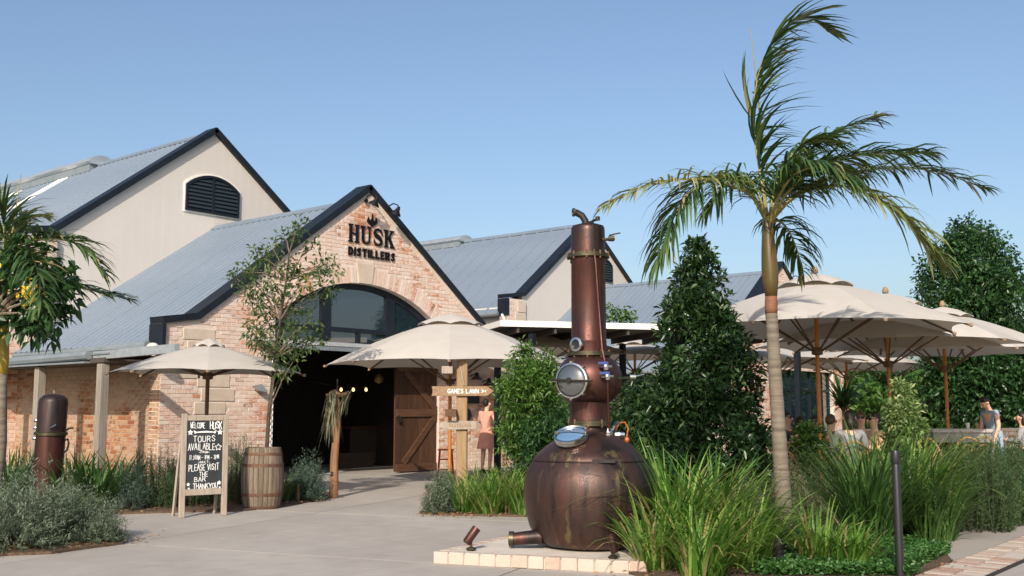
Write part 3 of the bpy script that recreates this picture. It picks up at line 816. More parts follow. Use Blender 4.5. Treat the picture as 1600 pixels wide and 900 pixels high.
# ---- big barns behind
def barn(u0, v, label, depth, vent, special, ventr, ribs=3):
    root = thing('barn', label, 'building', (u0, v, 0))
    KI, KO = 4.4, 5.4; s = (9.2 - 5.87) / KI
    def top(u):
        d = abs(u - u0)
        return (9.2 - s * d if d < KI else 5.87) - .12
    us = [u0 - KI + KI * 2 * k / 60 for k in range(61)]
    strip_wall(us, top, lambda u: 0, v, v + .2, .0012).build('gable_wall', MT['cream'], root)
    L = [(u0 - KO, 5.74), (u0 - KI, 5.87), (u0 - .02, 9.2)]
    band(L, .15, v - .12, v + .35).build('barge_capping', MT['black_metal'], root)
    band([(2 * u0 - p[0], p[1]) for p in L], .15, v - .12, v + .35).build('barge_capping', MT['black_metal'], root)
    m = MB(); m.box(u0 - KO - .0, u0 - KO + .09, v - .14, v + .35, 4.95, 5.58); m.build('capping_drop', MT['black_metal'], root)
    # brick pier at the corner, with sandstone quoins
    for sgn in (-1, 1):
        a, b = sorted((u0 + sgn * (KO - .06), u0 + sgn * (KI - .08)))
        m = MB(); m.box(a, b, v - .1, v + .3, 0, 5.58); m.build('corner_pier', MT['mortar'], root)
        if sgn < 0:
            for k in range(11):
                z = .3 + k * .48; w = .62 if k % 2 else .46
                m = MB(); m.box(b - w, b + .006, v - .125, v - .095, z, z + .44); m.build('stone_block', MT['sandstone'], root, bevel=.01)
            lay_bricks(root, [((a, v - .1, 0), (1, 0, 0), (0, -1, 0), (0, b - a), (0, 5.5), lambda p, q, z: (p, min(q, (b - a) - .64)) if p < (b - a) - .7 else None, 'brick'),
                              ((a, 0, 0), (0, -1, 0), (-1, 0, 0), (-(v + .3), -(v - .1)), (0, 5.5), lambda p, q, z: (p, q), 'brick_side')], 'brick', 0, 9)
    for sgn in (-1, 1):
        a, b = sorted((u0 + sgn * 5.1, u0 + sgn * 4.85))
        m = MB(); m.box(a, b, v + .3, v + depth, 0, 5.3); m.build('side_wall', MT['cream'], root)
    m = MB(); m.box(u0 - 4.85, u0 + 4.85, v + depth - .2, v + depth, 0, 5.3); m.build('rear_wall', MT['cream'], root)
    roof_side(root, u0, 9.08, u0 - 5.35, 5.06, v + .36, v + depth, ribs, special, hgt=.022 if ribs > 1 else .05)
    roof_side(root, u0, 9.08, u0 + 5.35, 5.06, v + .36, v + depth, 1)
    m = MB(); m.prism([(-.18, -.1), (0, .03), (.18, -.1), (.17, -.14), (0, 0), (-.17, -.14)], (u0, v + .36, 9.12), (1, 0, 0), (0, 0, 1), (0, depth - .4, 0)); m.build('ridge_cap', MT['roof'], root)
    m = MB(); m.tube([(u0 - 5.42, v + .3, 5.02), (u0 - 5.42, v + depth, 5.0)], .08, 8); m.build('gutter', MT['gutter'], root)
    # ridge ventilator hood
    a, b = ventr; m = MB()
    m.prism([(-.42, 0), (-.5, .06), (-.38, .2), (-.16, .29), (0, .31), (.16, .29), (.38, .2), (.5, .06), (.42, 0)], (u0, a, 9.03), (1, 0, 0), (0, 0, 1), (0, b - a, 0)); RV = m.build('ridge_ventilator', MT['galv'], root)
    m = MB()
    m.prism([(-.40, -.22), (-.40, 0), (.40, 0), (.40, -.22)], (u0, a + .1, 9.03), (1, 0, 0), (0, 0, 1), (0, b - a - .2, 0)); m.build('ventilator_base', MT['gutter'], RV)
    if vent:
        ua, ub, za, zs, zt = vent; n = 14; c = (ua + ub) / 2; hw = (ub - ua) / 2; hh = zt - zs; Rr = (hw * hw + hh * hh) / (2 * hh)
        at = lambda u: zt - Rr + math.sqrt(Rr * Rr - (u - c) ** 2)
        out = [(ua, za), (ub, za)] + [(ub - (ub - ua) * k / n, at(ub - (ub - ua) * k / n)) for k in range(n + 1)]
        m = MB(); m.prism(out, (0, v - .012, 0), (1, 0, 0), (0, 0, 1), (0, .02, 0)); VT = m.build('louvre_vent', MT['black_metal'], root)
        def ring(w0, w1, va, vb, mt, nm):
            m = MB(); cx, cz = c, (za + zs) / 2
            def sc_(p, w): return (p[0] + (w if p[0] > c else -w) * (1 if abs(p[0] - c) > .05 else 0), p[1] + (w if p[1] > (za + .1) else -w))
            A = [sc_(p, w0) for p in out]; B = [sc_(p, w1) for p in out]; k = len(out)
            for i in range(k): m.prism([A[i], A[(i + 1) % k], B[(i + 1) % k], B[i]], (0, va, 0), (1, 0, 0), (0, 0, 1), (0, vb - va, 0))
            m.build(nm, mt, VT)
        ring(-.06, .0, v - .07, v - .012, MT['black_metal'], 'vent_frame')
        ring(.0, .04, v - .03, v + .0, MT['white'], 'vent_trim')
        m = MB(); m.box(c - .035, c + .035, v - .065, v - .013, za + .06, zt - .07); m.build('vent_mullion', MT['black_metal'], VT)
        z = za + .11
        while z < zt - .1:
            for s0, s1 in ((ua + .06, c - .035), (c + .035, ub - .06)):
                # shorten under the arch
                while at(s0) < z + .09 and s0 < s1: s0 += .02
                while at(s1) < z + .09 and s1 > s0: s1 -= .02
                if s1 - s0 < .1: continue
                m = MB(); m.add([(s0, v - .06, z), (s1, v - .06, z), (s1, v - .02, z + .075), (s0, v - .02, z + .075), (s0, v - .06, z + .012), (s1, v - .06, z + .012), (s1, v - .02, z + .087), (s0, v - .02, z + .087)], MB.BF)
                m.build('vent_slat', MT['black_slat'], VT)
            z += .105
    return root
MT['black_slat'] = simple('charcoal_slat', (.022, .032, .04), None, rough=.4)
barn(16.42, 24.34, 'tall cream clad barn with a black arched louvre vent in its gable', 20, (15.57, 17.27, 6.79, 7.5, 7.84), (9, 13), (30.2, 44))
barn(34.75, 24.8, 'cream clad barn with a seamed grey roof behind the copper still', 20, (34.9, 36.3, 6.79, 7.5, 7.8), (), (31.6, 44), 1)
barn2 = [o for o in col.objects if o.get('label', '').startswith('cream clad barn with a seamed')][0]
q0_ = Vector((34.75 - 5.42, 24.9, 0)); m = MB(); m.tube([(q0_.x - .02, q0_.y, 4.98), (q0_.x - .02, q0_.y - .1, 4.8), (q0_.x - .02, q0_.y - .12, .1)], .05, 8); m.build('downpipe', MT['white'], barn2)
bigB, _, _ = brick_building(34.75, 16.4, 'far brick gable building behind the dining umbrellas', 24.8, main=False, far=True)
gz = MB(); gz.box(33.9, 38.9, 16.62, 16.66, .02, 2.88); GZ = gz.build('glazed_front', MT['glass'], bigB)
m = MB()
for u in (33.87, 34.7, 35.55, 36.4, 37.25, 38.1, 38.9): m.box(u - .04, u + .04, 16.56, 16.615, .02, 2.88)
m.box(33.85, 38.94, 16.565, 16.61, 2.15, 2.23); m.build('glazing_bar', MT['black_metal'], GZ)

# ---- flat white canopy
CA = Vector((16.45, 14.02, 0)); CB = Vector((19.55, 11.90, 0)); cdir = (CB - CA).normalized(); cn = Vector((-cdir.y, cdir.x, 0))
cp = thing('flat_canopy', 'flat canopy with a white edge and dark underside behind the copper still', 'canopy', (CA.x, CA.y, 0))
m = MB(); m.prism([(.03, .03), (7.2, .03), (7.2, 3.2), (.03, 3.2)], (CA.x, CA.y, 3.215), cdir, cn, (0, 0, .09)); m.build('canopy_roof', MT['soffit'], cp)
m = MB(); m.prism([(0, 0), (7.23, 0), (7.23, .03), (0, .03)], (CA.x, CA.y, 3.21), cdir, cn, (0, 0, .125))
m.prism([(0, .03), (.03, .03), (.03, 3.23), (0, 3.23)], (CA.x, CA.y, 3.21), cdir, cn, (0, 0, .125)); m.build('canopy_fascia', MT['white'], cp)
for k in range(9):
    q = CA + cdir * (.4 + k * .82); m = MB(); m.beam(q + cn * .06 + Vector((0, 0, 3.15)), q + cn * 3.15 + Vector((0, 0, 3.15)), .05, .12); m.build('canopy_rafter', MT['soffit'], cp)
for k in (.75, 3.9, 7.0):
    for j in (.2, 3.0):
        q = CA + cdir * k + cn * j; m = MB(); m.box(q.x - .06, q.x + .06, q.y - .06, q.y + .06, 0, 3.09); m.build('canopy_post', MT['black_metal'], cp)

# ================================================================== LETTERING
GLY = {'A': [[(0, 0), (.5, 1), (1, 0)], [(.2, .38), (.8, .38)]], 'B': [[(0, 0), (0, 1), (.7, .95), (.8, .75), (.6, .55), (0, .52)], [(.6, .53), (.95, .3), (.75, .03), (0, 0)]],
       'C': [[(.95, .8), (.6, 1), (.2, .9), (0, .5), (.2, .1), (.6, 0), (.95, .2)]], 'D': [[(0, 0), (0, 1), (.6, .92), (.95, .5), (.6, .06), (0, 0)]],
       'E': [[(.9, 1), (0, 1), (0, 0), (.9, 0)], [(0, .52), (.7, .52)]], 'F': [[(.9, 1), (0, 1), (0, 0)], [(0, .52), (.7, .52)]],
       'G': [[(.95, .82), (.6, 1), (.2, .9), (0, .5), (.2, .1), (.6, 0), (.95, .18), (.95, .45), (.6, .45)]], 'H': [[(0, 0), (0, 1)], [(.95, 0), (.95, 1)], [(0, .5), (.95, .5)]],
       'I': [[(.5, 0), (.5, 1)]], 'K': [[(0, 0), (0, 1)], [(.9, 1), (0, .42)], [(.3, .6), (.95, 0)]], 'L': [[(0, 1), (0, 0), (.85, 0)]],
       'M': [[(0, 0), (.08, 1), (.5, .3), (.92, 1), (1, 0)]], 'N': [[(0, 0), (0, 1), (.95, 0), (.95, 1)]], 'O': [[(.5, 1), (.12, .85), (0, .5), (.12, .15), (.5, 0), (.88, .15), (1, .5), (.88, .85), (.5, 1)]],
       'P': [[(0, 0), (0, 1), (.7, .95), (.88, .75), (.7, .5), (0, .45)]], 'R': [[(0, 0), (0, 1), (.7, .95), (.88, .75), (.7, .52), (0, .47)], [(.4, .48), (.95, 0)]],
       'S': [[(.9, .82), (.6, 1), (.2, .95), (.05, .75), (.3, .55), (.7, .45), (.92, .24), (.7, .03), (.3, 0), (.02, .18)]], 'T': [[(0, 1), (1, 1)], [(.5, 1), (.5, 0)]],
       'U': [[(0, 1), (0, .3), (.2, .03), (.7, .03), (.92, .3), (.92, 1)]], 'V': [[(0, 1), (.5, 0), (1, 1)]], 'W': [[(0, 1), (.22, 0), (.5, .7), (.78, 0), (1, 1)]],
       'X': [[(0, 0), (1, 1)], [(0, 1), (1, 0)]], 'Y': [[(0, 1), (.5, .5), (1, 1)], [(.5, .5), (.5, 0)]], '1': [[(.3, .8), (.55, 1), (.55, 0)]], '3': [[(.1, .9), (.5, 1), (.85, .78), (.45, .54), (.9, .3), (.5, 0), (.05, .1)]],
       '0': [[(.5, 1), (.1, .8), (.1, .2), (.5, 0), (.9, .2), (.9, .8), (.5, 1)]], '.': [[(.45, 0), (.55, .08)]], '-': [[(.1, .45), (.9, .45)]], '&': [[(.95, 0), (.2, .8), (.4, 1), (.62, .8), (.05, .3), (.3, 0), (.95, .45)]]}
def write(text, o, ux, uy, h, w, thick, mat, name, parent, jit=.0, nrm=None, gap=.35, depth=.004):
    """strokes of a line of text centred on o"""
    rr = random.Random(len(text) * 7 + int(h * 1000)); o, ux, uy = Vector(o), Vector(ux), Vector(uy); nn = Vector(nrm) if nrm else ux.cross(uy)
    adv = [w * (.5 if ch in ' .I1' else 1) + w * gap for ch in text]; x = -sum(adv) / 2; m = MB()
    for ch, a in zip(text, adv):
        ww = a - w * gap; dy = rr.uniform(-jit, jit) * h; sc_ = 1 + rr.uniform(-jit, jit)
        for k, st in enumerate(GLY.get(ch, [])):
            pts = [(x + p[0] * ww + rr.uniform(-jit, jit) * ww * .4, (p[1] - .5) * h * sc_ + dy + rr.uniform(-jit, jit) * h * .3) for p in st]
            for i in range(len(pts) - 1):
                p, q = Vector(pts[i]), Vector(pts[i + 1]); d = (q - p)
                if d.length < 1e-5: continue
                d.normalize(); nx = Vector((-d.y, d.x)) * thick / 2; p = p - d * thick * .3; q = q + d * thick * .3
                z = (i % 3 + k * 3) * .0004
                m.prism([p - nx, q - nx, q + nx, p + nx], o + nn * z, ux, uy, nn * depth)
        x += a
    return m.build(name, mat, parent)

# ---- black letters on the gable
vs_ = VF - .042
sg = thing('wall_lettering', 'black raised letters and leaf emblem on the brick gable above the arch', 'sign', (16.63, VF, 5.1))
def letter(poly, o, w, h, ext=.024):
    m = MB(); m.prism([(p[0] * w, p[1] * h) for p in poly], o, (1, 0, 0), (0, 0, 1), (0, ext, 0)); m.build('letter', MT['letter'], sg)
def serifH():
    return [(0, 0), (.42, 0), (.42, .07), (.32, .09), (.32, .46), (.68, .46), (.68, .09), (.58, .07), (.58, 0), (1, 0), (1, .07), (.91, .09), (.91, .91), (1, .93), (1, 1), (.58, 1), (.58, .93), (.68, .91), (.68, .55), (.32, .55), (.32, .91), (.42, .93), (.42, 1), (0, 1), (0, .93), (.09, .91), (.09, .09), (0, .07)]
def serifU():
    p = [(.0, 1), (0, .93), (.1, .91), (.1, .3)]
    p += [(.5 - .4 * math.cos(t), .3 - .3 * math.sin(t)) for t in (.4, .8, 1.2, 1.57, 1.95, 2.35, 2.75)]
    p += [(.88, .3), (.88, .91), (1, .93), (1, 1), (.62, 1), (.62, .93), (.76, .91), (.76, .3)]
    p += [(.54 - .22 * math.cos(t), .3 - .2 * math.sin(t)) for t in (2.75, 2.35, 1.95, 1.57, 1.2, .8, .4)]
    p += [(.33, .3), (.33, .91), (.44, .93), (.44, 1)]
    return p
def strokepoly(c, ws):
    L = []; Rr = []
    for i, p in enumerate(c):
        a = Vector(c[max(i - 1, 0)]); b = Vector(c[min(i + 1, len(c) - 1)]); d = (b - a).normalized(); n_ = Vector((-d.y, d.x)) * ws[i]
        L.append((p[0] + n_.x, p[1] + n_.y)); Rr.append((p[0] - n_.x, p[1] - n_.y))
    return L + Rr[::-1]
def serifS():
    c = [(.86, .62), (.86, .72), (.78, .87), (.5, .95), (.24, .88), (.17, .74), (.27, .61), (.5, .52), (.73, .42), (.83, .27), (.75, .11), (.5, .05), (.24, .11), (.14, .26), (.14, .37)]
    return strokepoly(c, [.015, .045, .07, .055, .085, .115, .125, .125, .125, .115, .085, .055, .07, .045, .015])
def serifK():
    return [(0, 0), (.42, 0), (.42, .07), (.32, .09), (.32, .4), (.42, .5), (.66, .09), (.58, .07), (.58, 0), (1.04, 0), (1.04, .07), (.95, .1), (.58, .63), (.82, .9), (.95, .93), (.95, 1), (.56, 1), (.56, .93), (.66, .9), (.32, .53), (.32, .91), (.42, .93), (.42, 1), (0, 1), (0, .93), (.09, .91), (.09, .09), (0, .07)]
hx = 15.90; hw_ = .335
for k, f in enumerate((serifH, serifU, serifS, serifK)):
    letter(f(), (hx + k * .372 + (.012 if k == 2 else 0), vs_, 5.34), hw_, .42)
word = 'DISTILLERS'; wd_ = [.148, .05, .135, .14, .05, .125, .125, .125, .15, .135]; x = 15.905; gap = (1.475 - sum(wd_)) / 9
hb = .20; tb = .052
def bl(ch, w):
    t = tb / w; q = tb / hb
    if ch == 'I': return [[(0, 0), (1, 0), (1, 1), (0, 1)]]
    if ch == 'L': return [[(0, 0), (1, 0), (1, q), (t, q), (t, 1), (0, 1)]]
    if ch == 'T': return [[(.5 - t / 2, 0), (.5 + t / 2, 0), (.5 + t / 2, 1 - q), (1, 1 - q), (1, 1), (0, 1), (0, 1 - q), (.5 - t / 2, 1 - q)]]
    if ch == 'E': return [[(0, 0), (1, 0), (1, q * .85), (t, q * .85), (t, .5 - q * .4), (.85, .5 - q * .4), (.85, .5 + q * .4), (t, .5 + q * .4), (t, 1 - q * .85), (1, 1 - q * .85), (1, 1), (0, 1)]]
    if ch == 'D': return [[(0, 0), (t, 0), (t, 1), (0, 1)], [(t, 0), (.55, 0), (.85, .15), (1, .4), (1, .6), (.85, .85), (.55, 1), (t, 1), (t, 1 - q), (.5, 1 - q), (1 - t, .62), (1 - t, .38), (.5, q), (t, q)]]
    if ch == 'R': return [[(0, 0), (t, 0), (t, 1), (0, 1)], [(t, 1), (.7, 1), (.95, .88), (.95, .55), (.78, .42), (1, 0), (.66, 0), (.45, .38), (t, .38), (t, .38 + q * .8), (.58, .38 + q * .8), (.64, .66), (.64, .74), (.58, 1 - q * .8), (t, 1 - q * .8)]]
    if ch == 'S': return [strokepoly([(.9, .78), (.72, .88), (.45, .88), (.22, .74), (.3, .58), (.68, .44), (.78, .27), (.55, .12), (.28, .12), (.08, .22)], [.11, .12, .12, .16, .14, .14, .16, .12, .12, .11])]
for ch, w in zip(word, wd_):
    m = MB()
    for i, pl in enumerate(bl(ch, w)): m.prism([(p[0] * w, p[1] * hb) for p in pl], (x, vs_ + .001 * i, 5.03), (1, 0, 0), (0, 0, 1), (0, .024, 0))
    m.build('letter', MT['letter'], sg); x += w + gap
# emblem: a bud between two side leaves
for pl in ([(0, -.16), (.075, -.09), (.07, .0), (.02, .08), (0, .21), (-.02, .08), (-.07, .0), (-.075, -.09)],
           [(.085, -.1), (.19, -.03), (.17, .03), (.14, .11), (.10, .03), (.085, -.01)], [(-.085, -.1), (-.085, -.01), (-.10, .03), (-.14, .11), (-.17, .03), (-.19, -.03)]):
    m = MB(); m.prism(pl, (16.63, vs_, 5.91), (.88, 0, 0), (0, 0, .88), (0, .024, 0)); m.build('emblem_leaf', MT['letter'], sg)

# ---- gooseneck lamps
def gooseneck(p0, label, grp=None):
    t = thing('gooseneck_lamp', label, 'lamp', p0, grp); p = Vector(p0)
    m = MB(); m.tube([p, p + Vector((0, -.08, .10)), p + Vector((.01, -.2, .14)), p + Vector((.02, -.34, .09)), p + Vector((.02, -.38, .0))], .016, 6); m.build('lamp_arm', MT['letter'], t)
    m = MB(); m.lathe([(.04, .0), (.05, .05)], 12, p + Vector((0, .0, 0)), (0, -1, 0)); m.build('wall_plate', MT['letter'], t)
    ax = Vector((-.25, .45, -1)).normalized(); c = p + Vector((.02, -.38, .02))
    m = MB(); m.lathe([(.025, -.03), (.045, .02), (.06, .08), (.125, .15), (.135, .19), (.12, .19), (.05, .09)], 14, c, ax, cap=False); m.build('lamp_shade', MT['letter'], t, smooth=40)
    return t
GN = 'gooseneck lamps over the raised letters'
gooseneck((16.40, VF - .03, 6.36), 'black gooseneck lamp above the leaf emblem', GN)
gooseneck((17.1, VF - .03, 6.24), 'black gooseneck lamp jutting past the right roof edge by the gable top', GN)
gooseneck((35.35, 16.37, 6.15), 'black gooseneck lamp on the far brick gable beside the palm')
def walllamp(p, label, grp=None, nd=(0, -1, 0)):
    t = thing('wall_lamp', label, 'lamp', p, grp); p = Vector(p); n = Vector(nd)
    m = MB(); m.tube([p, p + n * .12 + Vector((0, 0, .05)), p + n * .22], .015, 6); m.build('lamp_arm', MT['black_metal'], t)
    m = MB(); m.lathe([(.03, .1), (.05, .06), (.06, .0), (.17, -.08), (.16, -.085), (.05, -.01)], 14, p + n * .22, (0, 0, 1), cap=False); m.build('lamp_shade', MT['black_metal'], t, smooth=40)
WP = 'black barn lamps on brick walls'
def onfac(px, py, v):
    d = ray(px, py); k = v / d[1]; return Vector((d[0] * k, v, EYE + d[2] * k))
p = onfac(754, 597, VF - .03); walllamp(p, 'black barn lamp on the brick wall above the games sign', WP)
p = onfac(1176, 600, 16.36); walllamp(p, 'black barn lamp on the brick pier beside the conical tree', WP)
p = onfac(735, 588, VF - .03); walllamp(p, 'small black barn lamp on the brick wall close to the signpost', WP)
p = onfac(737, 623, VF - .03)
t = thing('wall_sign', 'small dark sign board on the brick wall behind the signpost', 'sign', p)
m = MB(); m.box(p.x - .28, p.x + .28, VF - .05, VF - .022, p.z - .1, p.z + .1); m.build('sign_board', MT['board'], t)
m = MB(); m.box(p.x - .3, p.x + .3, VF - .06, VF - .03, p.z + .1, p.z + .12); m.box(p.x - .3, p.x + .3, VF - .06, VF - .03, p.z - .12, p.z - .1); m.build('sign_frame', MT['black_metal'], t)
p = onfac(729, 648, VF - .05)
t = thing('wall_disc', 'round black disc hung on the brick wall beside the signpost', 'wall decoration', p)
m = MB(); m.lathe([(.0, 0), (.15, 0), (.17, .02), (.15, .04), (.0, .035)], 18, p, (0, -1, 0)); m.build('disc', MT['black_metal'], t)
# floodlight at the roof corner, small grey wedge on the pier
p = PX(239, 545, 19.7)
t = thing('floodlight', 'white round floodlight under the gutter at the roof corner', 'lamp', p)
m = MB(); m.lathe([(.02, -.12), (.09, -.09), (.12, 0), (.125, .03), (.1, .03), (.0, .025)], 16, p, (-.7, -.6, -.35)); m.build('lamp_head', MT['white'], t, smooth=40)
m = MB(); m.tube([p + Vector((.05, .05, .04)), p + Vector((.2, .12, .02)), p + Vector((.42, .14, .02))], .02, 6); m.build('bracket', MT['galv'], t)
p = onfac(402, 607, VF - .05)
t = thing('wall_wedge', 'small grey wedge shaped block on the brick left of the doorway', 'lamp', p)
m = MB(); m.prism([(-.16, .05), (.02, .10), (.2, -.08), (-.02, -.05)], p + Vector((0, -.12, 0)), (1, 0, 0), (0, 0, 1), (0, .1, 0)); m.build('lamp_head', MT['galv'], t)  # plain grey wedge standing off the brick
m = MB(); m.box(p.x - .03, p.x + .03, p.y - .02, p.y + .05, p.z - .03, p.z + .03); m.build('bracket', MT['galv'], t)
# rain chain
p = PX(453, 547, 21.15); p.y = VF - .66
t = thing('rain_chain', 'steel rain chain hanging from the awning gutter left of the doorway', 'chain', (p.x, p.y, .55))
m = MB(); z = 2.80; k = 0
while z > .58:
    a = (k % 2) * 1.57; c = Vector((p.x, p.y, z)); ex = Vector((math.cos(a), math.sin(a), 0))
    m.tube([c + ex * .02 + Vector((0, 0, .035)), c + ex * .026, c + ex * .02 - Vector((0, 0, .035)), c - ex * .02 - Vector((0, 0, .035)), c - ex * .026, c - ex * .02 + Vector((0, 0, .035)), c + ex * .02 + Vector((0, 0, .035))], .007, 4); z -= .06; k += 1
stuff(m.build('chain_links', MT['galv'], t))
# string lights and a pendant inside
t = thing('string_light', 'string of small warm bulbs hanging inside the dark doorway', 'string lights', (15.9, 20.2, 2.1))
bpts = [onfac(x, y, 20.2) for x, y in ((533, 609), (552, 609), (572, 609))]
m = MB(); m.tube([bpts[0] + Vector((-1, 0, .2))] + [b + Vector((0, 0, .06)) for b in bpts] + [bpts[2] + Vector((.8, 0, .25))], .008, 4); m.build('cable', MT['iron'], t)
for b in bpts:
    m = MB(); m.lathe([(.0, -.05), (.035, -.02), (.035, .01), (.015, .05)], 8, b); m.build('bulb', MT['bulb'], t)
p = onfac(592, 592, 19.2)
t = thing('pendant_lamp', 'dim glass pendant lamp hanging inside the doorway near the barn door', 'lamp', p)
m = MB(); m.tube([p + Vector((0, 0, .1)), p + Vector((0, 0, 1.6))], .008, 4); m.build('cord', MT['iron'], t)
m = MB(); m.lathe([(0, -.12), (.09, -.09), (.12, 0), (.08, .09), (.03, .12)], 14, p); m.build('lamp_shade', simple('smoked_amber_glass', (.24, .15, .06), None, rough=.15), t, smooth=True)
# bar counter and crates in the dark room, fronts coloured dark as shade
p = onfac(600, 712, 21.3)
t = thing('bar_counter', 'dark timber bar counter inside the doorway', 'counter', (p.x, 21.3, 0))
for k in range(7):
    m = MB(); m.tone = R.random(); m.box(p.x - 1.2 + k * .34, p.x - 1.2 + k * .34 + .33, 21.3, 21.36, .05, .98); m.build('counter_plank', MT['soffit'], t)
m = MB(); m.box(p.x - 1.3, p.x + 1.3, 21.2, 21.9, .99, 1.05); m.build('counter_top', MT['door_dark'], t)
for k, (px, lab) in enumerate(((537, 'low timber crate on the floor left inside the doorway'), (563, 'timber crate on the floor in the middle of the dark doorway'))):
    p = onfac(px, 733, 20.9); p.z = .0
    t = thing('crate', lab, 'crate', p, 'crates inside the doorway')
    for j in range(3):
        m = MB(); m.tone = R.random(); m.box(p.x - .3, p.x + .3, p.y - .2, p.y - .18, .02 + j * .13, .13 + j * .13); m.build('crate_slat', MT['soffit'], t)
    m = MB(); m.box(p.x - .29, p.x + .29, p.y - .178, p.y + .2, .01, .39); m.build('crate_body', MT['door_dark'], t)

# ================================================================== UMBRELLAS
def umbrella(px, dep, Rr, z_apex, z_rim, label, rot=.0, group='dining umbrellas', base_z=0.0, lean=0.0, finial=False, polec='umb_wood', hub_drop=.32, capr=.27):
    c = AT(px, dep); t = thing('umbrella', label, 'umbrella', c, group); n = 8
    ang = [rot + 2 * math.pi * k / n for k in range(n)]
    drop = z_apex - z_rim; ts = [0.0, .2, .4, .6, .8, .93, 1.0]
    def P(a, tt, lift=0): return Vector((c.x + math.cos(a) * Rr * tt, c.y + math.sin(a) * Rr * tt, z_apex - .10 - (drop - .10) * (.62 * tt + .38 * tt * tt) + lift))
    for k in range(n):
        a, b = ang[k], ang[(k + 1) % n] + (2 * math.pi if k == n - 1 else 0); m = MB(); S = 6; rows = []
        for tt in ts:
            pa, pb = P(a, tt), P(b, tt); row = []
            for s in range(S + 1):
                f = s / S; q = pa.lerp(pb, f); bow = 4 * f * (1 - f)
                q.z += bow * (.035 * tt - .05 * tt * (1 - tt)); q += (Vector((c.x, c.y, q.z)) - q) * (.045 * bow * tt ** 6)
                row.append(q)
            rows.append(row)
        vsx = [q for r_ in rows for q in r_]
        m.add(vsx, [(i * (S + 1) + j, i * (S + 1) + j + 1, (i + 1) * (S + 1) + j + 1, (i + 1) * (S + 1) + j) for i in range(len(ts) - 1) for j in range(S)])
        m.build('canopy_panel', MT['canvas'], t, smooth=True)
    # vent cap with open scallops
    m = MB(); rc = Rr * capr; S = 6; rows = []
    zr = P(0, capr).z + (.075 if capr > .2 else .045)
    for r_, z in ((.0, z_apex), (rc * .5, z_apex * .6 + zr * .4), (rc, zr)):
        row = []
        for k in range(n):
            for s in range(S):
                f = s / S; a = ang[k] + (2 * math.pi / n) * f; bow = 4 * f * (1 - f)
                rr_ = r_ * (1 - .04 * bow); row.append(Vector((c.x + math.cos(a) * rr_, c.y + math.sin(a) * rr_, z - (.05 * (1 - bow) if r_ == rc else 0))))
        rows.append(row)
    N = n * S
    m.add([q for r_ in rows for q in r_], [(i * N + j, i * N + (j + 1) % N, (i + 1) * N + (j + 1) % N, (i + 1) * N + j) for i in range(2) for j in range(N)])
    m.build('vent_cap', MT['canvas'], t, smooth=True)
    hub = z_rim - .02 + drop * .0; hubz = z_rim - hub_drop
    for k in range(n):
        a = ang[k]; m = MB(); m.tube([P(a, .03, -.03), P(a, .5, -.03), P(a, 1.0, -.02), P(a, 1.02, -.015)], .016, 5); m.build('rib', MT['umb_rib'], t)
        m = MB(); q = P(a, .55, -.04); m.tube([(c.x + math.cos(a) * .07, c.y + math.sin(a) * .07, hubz), q], .015, 5); m.build('strut', MT['umb_rib'], t)
        m = MB(); e = P(a, 1.012, -.01); m.lathe([(.0, -.03), (.03, -.015), (.03, .015), (0, .03)], 6, e); m.build('rib_tip', MT['sign_wood'], t)
    m = MB(); m.lathe([(.05, -.06), (.085, -.05), (.085, .05), (.05, .06)], 12, (c.x, c.y, hubz)); m.build('hub', MT['umb_rib'], t)
    m = MB(); m.lathe([(.05, .0), (.09, .02), (.09, .1), (.05, .12)], 12, (c.x, c.y, z_apex - .32)); m.build('crown_hub', MT['umb_rib'], t)
    m = MB(); top = Vector((c.x, c.y, z_apex - .05)); m.tube([(c.x, c.y, base_z + .06), top], .034, 10); m.build('pole', MT[polec], t, smooth=40)
    m = MB(); m.box(c.x - .33, c.x + .33, c.y - .33, c.y + .33, base_z + .005, base_z + .06); m.lathe([(.06, .06), (.05, .3), (.042, .32)], 10, (c.x, c.y, base_z)); m.build('base', MT['iron'], t)
    if finial:
        m = MB(); m.lathe([(.05, -.04), (.055, .0), (.045, .04), (.03, .07), (0, .08)], 10, (c.x, c.y, z_apex + .04)); m.build('finial', MT['sign_wood'], t, smooth=True)
    return t
va = math.atan2(FW[1], FW[0])
umbrella(323, 17.6, 1.57, 2.69, 2.10, 'small cream umbrella standing behind the chalkboard', va + .28, 'cream market umbrellas', polec='umb_rib', hub_drop=.04, capr=.17)
umbrella(703, 20.5, 2.40, 3.38, 2.36, 'big cream umbrella over the signpost in front of the arched doorway', va + .05, 'cream market umbrellas', polec='umb_wood')
umbrella(836, 25.5, 2.35, 3.48, 2.86, 'cream umbrella half hidden behind the copper still column', va + .3, 'cream market umbrellas')
umbrella(993, 27.0, 1.9, 3.3, 2.80, 'shaded cream umbrella under the flat canopy', va + .2, 'cream market umbrellas')
umbrella(1280, 16.3, 2.25, 3.62, 2.72, 'largest nearest cream dining umbrella right of the palm trunk', va + .12, finial=True, base_z=.1)
umbrella(1391, 18.6, 2.3, 3.56, 2.62, 'middle cream dining umbrella tucked between the two beside it', va + .5, finial=True, base_z=.1)
umbrella(1480, 20.6, 2.1, 3.52, 2.60, 'rightmost cream dining umbrella against the dark green tree', va + .2, finial=True, base_z=.1)
umbrella(1216, 27, 2.2, 3.2, 2.72, 'far cream umbrella behind the palm trunk', va + .3, 'far patio umbrellas', base_z=.1)
umbrella(1325, 29, 2.3, 3.25, 2.68, 'far cream umbrella seen under the largest dining umbrella', va + .1, 'far patio umbrellas', base_z=.1)
umbrella(1392, 33, 2.2, 3.2, 2.75, 'farthest cream umbrella in front of the distant greenery', va + .4, 'far patio umbrellas', base_z=.1)

